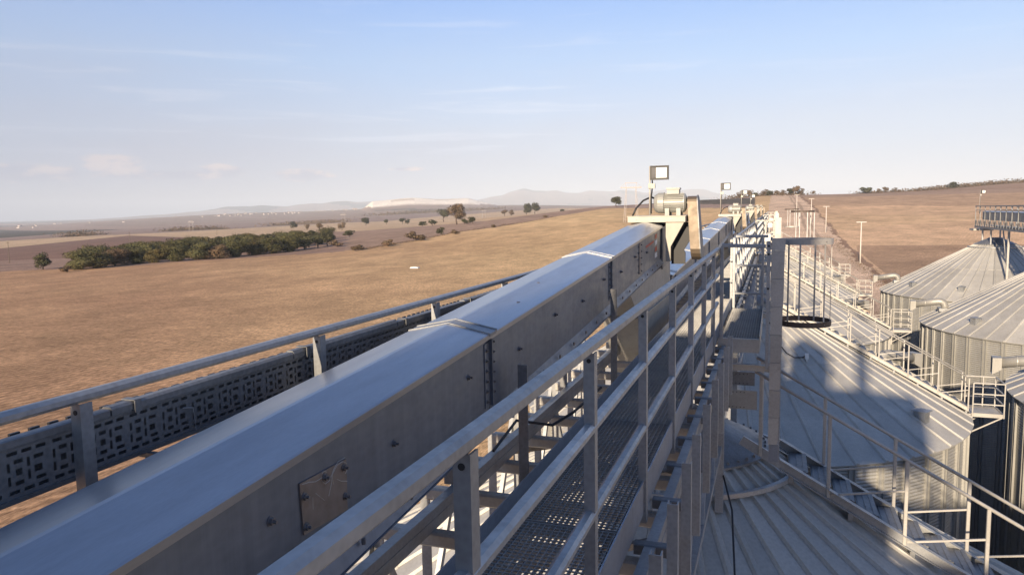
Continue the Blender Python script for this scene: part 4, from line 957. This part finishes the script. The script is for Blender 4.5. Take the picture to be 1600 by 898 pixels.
for y in np.arange(GY1-0.4, YB0, -0.7): mb.box(ROW2X-0.74, ROW2X-0.70, float(y), float(y)+0.05, -1.85, -1.36); mb.beam((ROW2X-0.72, float(y), -1.40), (ROW2X-0.72, float(y)-0.5, -1.84), 0.02, 0.04)
part('side_lattice', g2l(mb), M['galv_dark'], g2)
mb = MB(); mb.box(ROW2X-0.9, ROW2X+0.5, GY1-0.5, GY1+0.9, -2.25, -2.10); part('end_beam', g2l(mb), M['sunlit_galv'], g2)
for y in (66.2, 48.4, 30.5):
    for dx in (-0.6, 0.6):
        for dy in (-1.2, 1.2):
            mb = MB(); r = math.hypot(dx, dy); mb.box(ROW2X+dx-0.05, ROW2X+dx+0.05, y+dy-0.05, y+dy+0.05, -6.9+cz(r), -2.02); part('support_leg', g2l(mb), M['galv'], g2)
for y in (60.6, 52.6, 44.5):                                  # raking struts down to the roofs
    mb = MB(); kk = 66.2 if y > 57 else 48.4; r = abs(y-kk); zb_ = -6.9+cz(r)
    mb.box(ROW2X-0.62, ROW2X-0.50, y-0.06, y+0.06, zb_, -2.02); mb.beam((ROW2X-0.56, y, zb_+0.9), (ROW2X-0.56, y+1.4*(1 if kk > 60 else -1), -2.05), 0.08, 0.08); part('trestle', g2l(mb), M['stair'], g2)
floodlight('floodlight on a pole at the end of the far-row gallery', ROW2X-0.55, 68.9, -0.9, 1.9, 1.4)

# ------------------------------------------------------------------ unseen tower behind the camera, guessed blocks shaped to shade the foreground
et = thing('shade_tower', 'unseen guessed tower behind the viewer, added to shade the foreground', 'tower', (1.0, -6.0, GZ))
def el_(mb): mb.v = [(a-1.0, b_+6.0, c-GZ) for a, b_, c in mb.v]; return mb
mb = MB(); mb.box(-1.80, 2.0, -7.4, -4.6, 2.0, 3.6); part('shade_block_upper', el_(mb), M['wall'], et)  # raised block added to shade the cage and the roof beyond
mb = MB(); mb.box(-1.85, -0.75, -6.6, -4.7, 3.6, 5.0); part('shade_block_top', el_(mb), M['duct'], et)
mb = MB(); mb.prism([(-1.9, 5.0), (-0.7, 5.0), (-1.5, 5.5)], -6.7, -4.6); part('roof', el_(mb), M['roof'], et)
mb = MB(); mb.box(0.15, 0.50, -5.4, -5.05, 3.6, 8.0); part('shade_mast', el_(mb), M['duct'], et)  # thin mast added for the shadow streak on the roof
mb = MB(); mb.box(-1.8, 0.25, -6.2, -4.8, -2.6, 2.0); part('shade_block_mid', el_(mb), M['duct'], et)
mb = MB(); mb.box(-1.8, 6.0, -7.2, -4.9, -2.6, 0.25); part('shade_block_low', el_(mb), M['wall'], et)  # low block added to keep the nearest roof in shade
mb = MB(); mb.box(-2.9, -1.81, -7.0, -5.2, -2.6, 1.6); mb.box(-2.38, -1.81, -6.6, -5.2, 1.6, 3.1); part('shade_block_left', el_(mb), M['duct'], et)  # blocks added to shade the near conveyor cover and walkway
for x in (-1.6, 2.9):
    for y in (-7.3, -4.75):
        mb = MB(); mb.box(x-0.1, x+0.1, y-0.1, y+0.1, GZ, -2.6); part('leg', el_(mb), M['galv'], et)
for z in np.arange(GZ+1, -3, 2.7):
    mb = MB(); z = float(z)
    for (a, b_) in (((-1.6, -7.3), (2.9, -7.3)), ((2.9, -7.3), (2.9, -4.75)), ((2.9, -4.75), (-1.6, -4.75)), ((-1.6, -4.75), (-1.6, -7.3))):
        mb.beam((*a, z), (*b_, z), 0.1, 0.1); mb.beam((*a, z), (*b_, min(z+2.7, -2.7)), 0.07, 0.07)
    part('lattice', el_(mb), M['galv'], et)
vp = thing('viewing_landing', 'grated landing the viewer stands on, outside the picture', 'platform', (0.4, -1.4, -1.65))
mb = MB(); mb.box(-0.95, 0.8, -3.2, 1.3, -0.03, 0.0); part('deck', mb, M['grate'], vp)

# ------------------------------------------------------------------ trees
def crown_mesh(name, w, h, n, leaf, seed, lobes=9, flat=1.0):
    r = np.random.RandomState(seed); cs = []
    for i in range(lobes):
        a = r.uniform(0, 2*pi); rr = w*0.5*r.uniform(0.1, 0.62); zz = h*((0.12 if lobes > 12 else 0.30)+(0.66 if lobes > 12 else 0.45)*r.uniform(0, 1)); cs.append((rr*cos(a), rr*sin(a), zz, w*r.uniform(0.17, 0.30), h*r.uniform(0.14, 0.25)))
    vs = np.empty((n, 4, 3)); 
    k = r.randint(0, lobes, n); c = np.array(cs)[k]
    d = r.normal(size=(n, 3)); d /= np.linalg.norm(d, axis=1)[:, None]
    rad_ = r.uniform(0.45, 1.08, n)**0.6
    p = c[:, :3] + d*np.stack([c[:, 3], c[:, 3], c[:, 4]], -1)*rad_[:, None]
    p[:, 2] = np.maximum(p[:, 2], h*(0.02 if lobes > 12 else 0.10))
    u = r.normal(size=(n, 3))*0.6+np.cross(d, r.normal(size=(n, 3))); u /= np.linalg.norm(u, axis=1)[:, None]
    v = np.cross(d, u); s = leaf*r.uniform(0.5, 1.3, n)[:, None]
    vs[:, 0] = p-u*s; vs[:, 1] = p-v*s*0.6; vs[:, 2] = p+u*s; vs[:, 3] = p+v*s*0.6
    me = bpy.data.meshes.new(name); me.from_pydata(vs.reshape(-1, 3).tolist(), [], [(4*i, 4*i+1, 4*i+2, 4*i+3) for i in range(n)]); return me, cs
TREE = {}
def tree_kind(key, w, h, n, leaf, mat, trunk=0.35, lobes=9):
    out_ = []
    for sd_ in range(3):
        me, cs = crown_mesh('crown', w, h, n, leaf, hash(key) % 97 + sd_ if False else sum(map(ord, key))+sd_*13, lobes); me.materials.append(M[mat])
        mb = MB(); mb.tube([(0, 0, -0.4), (0.05*w, 0, h*0.2), (0, 0.02*w, h*0.42), (0, 0, h*0.62)], [w*0.040, w*0.030, w*0.022, w*0.010], 7)
        for c in cs[:6]: mb.tube([(0, 0, h*0.25), (c[0]*0.5, c[1]*0.5, c[2]*0.75), (c[0], c[1], c[2])], [w*0.020, w*0.013, w*0.005], 5)
        tm = mb.mesh('trunk', True); tm.materials.append(M['bark']); out_.append((me, tm))
    TREE[key] = out_
tree_kind('oak', 12, 9.0, 5200, 0.34, 'oak', lobes=20); tree_kind('oakdull', 12, 8.6, 5000, 0.34, 'dull', lobes=18); tree_kind('oakyel', 11, 8.4, 5000, 0.34, 'yellow', lobes=18)
tree_kind('round', 9, 9, 1500, 0.45, 'green'); tree_kind('brown', 10, 11, 1200, 0.45, 'dull', lobes=7); tree_kind('bush', 5, 2.6, 500, 0.28, 'dull', lobes=6); tree_kind('gbush', 6, 3.6, 600, 0.32, 'green', lobes=6)
tree_kind('poplar', 11, 13, 1500, 0.55, 'green', lobes=8)
def tree(key, var, x, y, z, s, label, cat='tree', group=None, name=None, sx=1.0):
    nm = name or {'bush': 'bush', 'gbush': 'bush'}.get(key, 'tree')
    t = thing(nm, label, cat, (x, y, z), random.uniform(0, 6.28), group); t.scale = (s*sx, s*sx, s)
    link_mesh('crown', TREE[key][var % 3][0], None, t); link_mesh('trunk', TREE[key][var % 3][1], None, t); return t
# the oak belt at left: front and back rows
front = [(125, 421), (150, 419), (180, 415), (212, 412), (245, 410), (278, 408), (310, 406), (340, 404), (370, 401), (398, 398), (425, 396), (450, 393), (475, 390), (497, 387), (512, 384)]
pos = ['at its left tip', 'second from its left tip', 'third from its left tip', 'fourth from the left', 'fifth from the left', 'sixth from the left', 'seventh from the left', 'in the very middle', 'ninth from the left', 'seventh from its right end', 'sixth from its right end', 'fifth from its right end', 'fourth from its right end', 'third from its right end', 'at its right end']
for i, (px, py) in enumerate(front):
    x, y, z = ground_ray(px, py); k = ['oak', 'oak', 'oakdull', 'oak', 'oakyel'][i % 5] if i < 12 else 'round'
    kd = {'oak': 'olive green oak', 'oakyel': 'yellowing oak', 'oakdull': 'brownish oak', 'round': 'dark green oak'}[k]
    tree(k, i, x, y, z, random.uniform(0.82, 1.0), f'{kd} in the front of the long tree belt, {pos[i]}', group='front oaks of the tree belt', sx=1.25)
for i in range(26):
    px = 135+i*15; py = np.interp(px, [105, 520], [424, 386]); x, y, z = ground_ray(px, py-5-3*(i % 2)); k = ['oak', 'oak', 'oak', 'oakyel', 'round'][i % 5]
    tree(k, i+1, x, y, z, random.uniform(0.85, 1.08), 'oak crown behind the front trees of the long belt', group='oaks in the back of the tree belt', sx=1.2)
for i in range(14):
    px = 200+i*24; py = np.interp(px, [105, 520], [424, 386]); x, y, z = ground_ray(px, py-12); k = ['round', 'oak', 'oakyel'][i % 3]
    tree(k, i+2, x, y, z, random.uniform(0.9, 1.12), 'oak crown behind the front trees of the long belt', group='oaks in the back of the tree belt', sx=1.2)
# kind, foot of the tree as seen, height on the picture, label
SINGLE = [('round', 67, 421, 20, 'lone round dark tree left of the tree belt'), ('brown', 714, 351, 30, 'tall forked brown tree on the pale field, centre left'), ('round', 693, 337, 18, 'green tree just left of and behind the forked brown tree'),
          ('poplar', 823, 327, 17, 'left tree of the dense pair on the middle skyline'), ('poplar', 836, 327, 18, 'right, darker tree of the dense pair on the middle skyline'), ('brown', 788, 329, 10, 'low reddish tree left of the dense skyline pair'), ('brown', 799, 328, 9, 'low grey tree touching the left of the skyline pair'),
          ('round', 571, 345, 12, 'round brown tree alone on the pinkish field'), ('round', 603, 342, 8, 'small brown tree right of the round brown one'), ('round', 458, 349, 10, 'dark tree on the pale strip above the tree belt'),
          ('brown', 480, 360, 9, 'small tree just above the right half of the belt'), ('brown', 499, 362, 12, 'small forked tree nearest above the belt end'), ('brown', 534, 360, 11, 'small bushy tree right of the belt end'),
          ('round', 963, 323, 15, 'lone tree left of the lattice pylon on the ridge'), ('round', 628, 337, 9, 'small dark tree near the foot of the quarry'), ('round', 636, 338, 7, 'tiny tree right beside the small dark tree'), ('round', 878, 323, 7, 'low tree clump right of the skyline pair'),
          ('gbush', 675, 353, 9, 'spreading green bush left of the forked tree'), ('gbush', 660, 354, 8, 'low green bush second left of the forked tree'), ('round', 738, 350, 11, 'small reddish tree right of the forked tree'), ('gbush', 725, 351, 8, 'pale bush between the forked and the reddish tree'),
          ('round', 688, 367, 11, 'small pale green tree below the forked tree'), ('bush', 648, 376, 13, 'wide brown bush on the field hedge'), ('bush', 657, 376, 9, 'lower brown bush touching the wide hedge bush'), ('gbush', 545, 370, 10, 'small bush group right of the belt end'),
          ('bush', 607, 385, 10, 'brown bush clump at the left of the hedge line'), ('bush', 557, 392, 9, 'dull bush alone between belt and hedge'), ('bush', 566, 390, 6, 'low bush right of the dull lone bush'), ('bush', 711, 366, 7, 'brown bush mid hedge line'), ('bush', 770, 356, 5, 'dark low bush at the right of the hedge line'),
          ('bush', 852, 340, 5, 'tiny bushes far right on the hedge line'), ('bush', 526, 386, 10, 'dark bush at the right end of the belt'), ('bush', 105, 425, 8, 'low bush between lone tree and belt')]
KH = {'round': 7.2, 'brown': 8.6, 'poplar': 10.5, 'bush': 2.1, 'gbush': 2.9}
for i, (k, px, py, hp, lab) in enumerate(SINGLE):
    x, y, z = ground_ray(px, py); D = math.hypot(x, y)
    if D > 1500: x, y, z = column(px, 1300.0); D = 1300.0
    tree(k, i, x, y, z-0.2, hp*D/F/KH[k], lab, 'bush' if 'bush' in k else 'tree')
# skyline trees at right: hilltop and track end
RT = [(1156, 900, 'brown', .7), (1170, 960, 'brown', .8), (1180, 900, 'round', .6), (1194, 960, 'brown', .7), (1202, 880, 'round', .75), (1213, 900, 'brown', .6), (1222, 900, 'brown', .6), (1236, 940, 'round', .95), (1243, 930, 'brown', 1.0), (1250, 940, 'brown', .7), (1271, 1050, 'brown', .5)]
rl = ['first', 'second', 'third', 'fourth', 'fifth', 'sixth', 'seventh', 'eighth', 'ninth', 'tenth', 'last']
for i, (px, D, k, s) in enumerate(RT):
    x, y, z = column(px, D); tree(k, i, x, y, z-0.5, s*1.25, f'skyline tree beyond the end of the gallery, {rl[i]} from the left', group='trees on the skyline beyond the gallery')
HT = [(1353, 1150, 'gbush', 3.2), (1372, 1180, 'brown', .8), (1383, 1180, 'brown', 1.0), (1396, 1200, 'brown', .8), (1405, 1250, 'round', .6), (1420, 1250, 'round', .5), (1433, 1250, 'brown', .6), (1487, 1400, 'gbush', 4.0)]
hl = ['pale green, leftmost', 'dull, second', 'reddish, third', 'brown, fourth', 'small, fifth', 'smallest, sixth', 'small reddish, seventh', 'wide grey-green, by the long copse']
for i, (px, D, k, s) in enumerate(HT):
    x, y, z = column(px, D); tree(k, i, x, y, z-0.6, s*1.0, f'hilltop tree on the right horizon, {hl[i]}', group='trees on the right hilltop', name='tree')
def mass(name, label, pts, n, leaf, mat, hgt, spread):          # woods and hedges that read as one mass
    r = np.random.RandomState(len(name)+n); vs = []; fs = []
    P_ = np.array(pts); seg = np.linspace(0, len(P_)-1.001, n); q_ = seg+r.uniform(-0.02, 0.02, n); q_ = np.clip(q_, 0, len(P_)-1.001)
    i0 = q_.astype(int); u_ = (q_-i0)[:, None]; p = P_[i0]*(1-u_)+P_[i0+1]*u_; p = p+r.normal(size=(n, 2))*spread
    z = terrain(p[:, 0], p[:, 1]); hz = hgt*(0.6+0.4*np.sin(seg*9)+0.3*np.sin(seg*31)); z = z+np.abs(r.uniform(0, 1, n))*np.maximum(hz, hgt*0.25)
    c = np.stack([p[:, 0], p[:, 1], z], -1); a = r.normal(size=(n, 3)); b_ = r.normal(size=(n, 3)); a /= np.linalg.norm(a, axis=1)[:, None]; b_ /= np.linalg.norm(b_, axis=1)[:, None]
    V = np.stack([c-a*leaf, c-b_*leaf*0.7, c+a*leaf, c+b_*leaf*0.7], 1).reshape(-1, 3)
    me = bpy.data.meshes.new(name); me.from_pydata(V.tolist(), [], [(4*i, 4*i+1, 4*i+2, 4*i+3) for i in range(n)]); o = link_mesh(name, me, M[mat]); tag(o, label, 'woodland' if 'wood' in name else 'scrub'); o['kind'] = 'stuff'; return o
def line(pp, D=None): return [column(a, b_)[:2] if D else ground_ray(a, b_)[:2] for a, b_ in pp]
mass('hedge_scrub', 'thin line of brown scrub along the left field boundary', line([(560, 391), (600, 385), (650, 376), (713, 363), (773, 355), (810, 349), (868, 339)]), 1500, 0.28, 'dull', 1.0, 1.2)
mass('copse_woodland', 'long dark copse along the top of the right hill', line([(1425, 1450), (1480, 1500), (1540, 1520), (1610, 1520)], True), 5000, 1.6, 'dull', 7, 18)
mass('copse_woodland', 'low brown thicket on the left of the right hilltop', line([(1345, 1160), (1375, 1180), (1415, 1220)], True), 1800, 0.9, 'dull', 4, 8)
mass('skyline_woodland', 'far low wood on the skyline behind the gallery end', line([(1140, 1000), (1180, 1000), (1215, 980), (1255, 1000)], True), 1800, 1.0, 'dull', 4.5, 9)
mass('verge_scrub', 'dry weeds along the track verge below the pale poles', [(24.5, 120), (24, 150), (23.5, 200), (23, 260), (21, 330)], 2600, 0.14, 'dull', 0.5, 1.3)
mass('distant_woodland', 'dark distant wood on the valley floor at left', line([(430, 2300), (470, 2400), (500, 2300), (530, 2200)], True), 2600, 2.4, 'dull', 9, 25)
mass('distant_woodland', 'dark distant wood strip above the tree belt', line([(270, 1700), (300, 1800), (345, 1800)], True), 1800, 1.8, 'dull', 8, 18)
mass('distant_woodland', 'small distant wood at far left valley', line([(110, 1500), (125, 1600), (140, 1700)], True), 1000, 1.8, 'dull', 9, 15)
mass('distant_woodland', 'thin dark wood below the white quarry', line([(600, 3300), (650, 3500), (700, 3600), (780, 3600)], True), 3000, 3.5, 'dull', 12, 60)

# ------------------------------------------------------------------ utility poles and pylons
def tpole(label, X_, D, h=12.0):
    y = sqrt(D*D-X_*X_); z = float(terrain(X_, y)); t = thing('utility_pole', label, 'pole', (X_, y, z), 0, 'pale poles along the track')
    mb = MB(); mb.tube([(0, 0, -0.3), (0, 0, h)], [0.22, 0.13], 8); part('shaft', mb, M['pole'], t, smooth=True)
    mb = MB(); mb.box(-1.35, 1.35, -0.09, 0.09, h-0.25, h-0.05); part('crossarm', mb, M['pole'], t)
    for x in (-1.2, 0, 1.2):
        mb = MB(); mb.tube([(x, 0, h-0.05), (x, 0, h+0.22)], 0.07, 6); part('insulator', mb, M['wood'], t)
    return t
tpole('nearest pale T-topped pole, standing by the corner of the brown field', 23.6, 236, 12.2)
tpole('second pale T-topped pole along the track', 21.2, 352, 11.6); tpole('third pale T-topped pole, close behind the second', 17.4, 405, 12.6); tpole('farthest pale T-topped pole near the skyline', 12.0, 465, 12.0)
for px, py, h, lab in ((15, 411, 11, 'thin wooden pole at far left on the brown field'), (203, 380, 10, 'thin wooden pole rising behind the tree belt'), (339, 368, 9, 'thin wooden pole above the middle of the belt')):
    x, y, z = ground_ray(px, py); t = thing('utility_pole', lab, 'pole', (x, y, z)); mb = MB(); mb.tube([(0, 0, -0.3), (0, 0, h)], [0.2, 0.12], 6); part('shaft', mb, M['wood'], t)
    mb = MB(); mb.box(-0.9, 0.9, -0.06, 0.06, h-0.7, h-0.5); part('crossarm', mb, M['wood'], t)
def pylon(label, x, y, z, h, w, rz=0.3):
    t = thing('lattice_pylon', label, 'pylon', (x, y, z), rz)
    for s in (-1, 1):
        for q_ in (-1, 1):
            mb = MB(); mb.beam((s*w*0.5+q_*w*0.08, q_*0.7, 0), (s*w*0.36+q_*w*0.04, q_*0.4, h*0.86), 0.17, 0.17); part('leg', mb, M['pylon'], t)
        mb = MB()
        for i in range(6):
            f0, f1 = i/6, (i+1)/6; lx = lambda f, q_: s*(w*0.5-(w*0.14)*f)+q_*(w*0.10-w*0.05*f)
            mb.beam((lx(f0, -1), 0, h*0.86*f0), (lx(f1, 1), 0, h*0.86*f1), 0.05, 0.05); mb.beam((lx(f0, 1), 0, h*0.86*f0), (lx(f1, -1), 0, h*0.86*f1), 0.05, 0.05)
        part('lattice', mb, M['pylon'], t)
    mb = MB(); mb.box(-w*0.80, w*0.80, -0.25, 0.25, h*0.86, h*0.89); mb.box(-w*0.45, w*0.45, -0.12, 0.12, h*0.985, h); 
    for s in (-1, 1): mb.beam((s*w*0.36, 0, h*0.86), (s*w*0.42, 0, h), 0.2, 0.2); mb.beam((s*w*0.8, 0, h*0.88), (s*w*0.42, 0, h), 0.1, 0.1)
    part('crossarm', mb, M['pylon'], t); return t
x, y, z = ground_ray(986, 347); pylon('large twin-legged lattice pylon left of the nearest floodlight', x, y, z, 60*math.hypot(x, y)/F, 20*math.hypot(x, y)/F, 0.25)
for px, D, h, lab in ((536, 1500, 24, 'faint lattice pylon on the pale field left of the quarry'), (297, 1500, 20, 'faint lattice pylon in the left valley'), (756, 1600, 18, 'faint small pylon under the right end of the quarry')):
    x, y, z = column(px, D); pylon(lab, x, y, z, h, 7, 0.5)

# ------------------------------------------------------------------ small things on the land
x, y, z = ground_ray(648, 419)
mb = MB(); mb.prism([(-1.6, -0.1), (1.5, -0.1), (1.35, 0.35), (0.2, 0.5), (-1.2, 0.42)], -0.6, 0.7); o = part('stone_heap', mb, M['concrete'], loc=(x, y, z)); tag(o, 'small bright white heap lying alone in the golden stubble', 'heap')
x, y, z = 13.0, 141.0, float(terrain(13.0, 141.0)); mb = MB(); n = 14; vs = []
for j, (rr, zz) in enumerate(((3.0, -0.2), (2.6, 0.9), (1.9, 1.9), (1.0, 2.5), (0.05, 2.7))):
    for i in range(n): a = 2*pi*i/n; f = 1+0.12*sin(3*a+j)+0.07*sin(7*a+2*j); vs.append((rr*f*cos(a), rr*f*sin(a)*0.8, zz))
mb.add(vs, [(j*n+i, j*n+(i+1) % n, (j+1)*n+(i+1) % n, (j+1)*n+i) for j in range(4) for i in range(n)]); o = part('sand_pile', mb, M['sand'], loc=(x, y, z), smooth=True); tag(o, 'pale sand pile behind the stair rails of the second silo', 'sand pile')
hm = MB(); hm.box(-6, 6, -4, 4, -1, 5.5); hw = hm.mesh('walls'); hw.materials.append(M['plaster'])
hr = MB(); hr.prism([(-6.6, 5.5), (6.6, 5.5), (0, 8.2)], -4.5, 4.5); hr = hr.mesh('roof'); hr.materials.append(M['tile'])
hf = MB()
for x_ in (-4, -1.3, 1.3, 4): hf.box(x_-0.6, x_+0.6, -4.06, -4.005, 1.2, 2.8)
hf = hf.mesh('windows'); hf.materials.append(M['dark'])
for i in range(64):
    px = random.choice([random.gauss(470, 34), random.gauss(425, 40), random.gauss(540, 14), random.gauss(345, 30)]); D = random.uniform(5600, 6900)
    x, y, z = column(px, D); t = thing('village_house', 'tiny white house in the hazy distant village', 'house', (x, y, z), random.uniform(-0.6, 0.6), 'houses of the distant village'); s = random.uniform(0.5, 1.25); t.scale = (s, s, s*random.uniform(0.8, 1.2))
    link_mesh('walls', hw, None, t); link_mesh('roof', hr, None, t); link_mesh('windows', hf, None, t)
for i in range(9):
    px = random.uniform(20, 200); D = random.uniform(5000, 7500); x, y, z = column(px, D); t = thing('farm_shed', 'tiny pale shed on the hazy plain at far left', 'shed', (x, y, z), random.uniform(-0.6, 0.6), 'sheds on the far left plain'); s = random.uniform(1, 2.2); t.scale = (s, s, s*0.7)
    link_mesh('walls', hw, None, t); link_mesh('roof', hr, None, t)

# ------------------------------------------------------------------ haze
mb = MB(); mb.box(-32000, 32000, -32000, 32000, -140, 760); hz = mb.mesh('haze')
m = bpy.data.materials.new('haze'); m.use_nodes = True; t = m.node_tree
for n in list(t.nodes): t.nodes.remove(n)
ou = t.nodes.new('ShaderNodeOutputMaterial'); pv = t.nodes.new('ShaderNodeVolumePrincipled'); pv.inputs['Density'].default_value = 7.5e-5; pv.inputs['Color'].default_value = (0.80, 0.89, 1.0, 1); pv.inputs['Anisotropy'].default_value = -0.20
t.links.new(pv.outputs[0], ou.inputs['Volume'])
ho = link_mesh('haze', hz, m); ho['kind'] = 'stuff'; ho['label'] = 'pale even haze over the whole country'
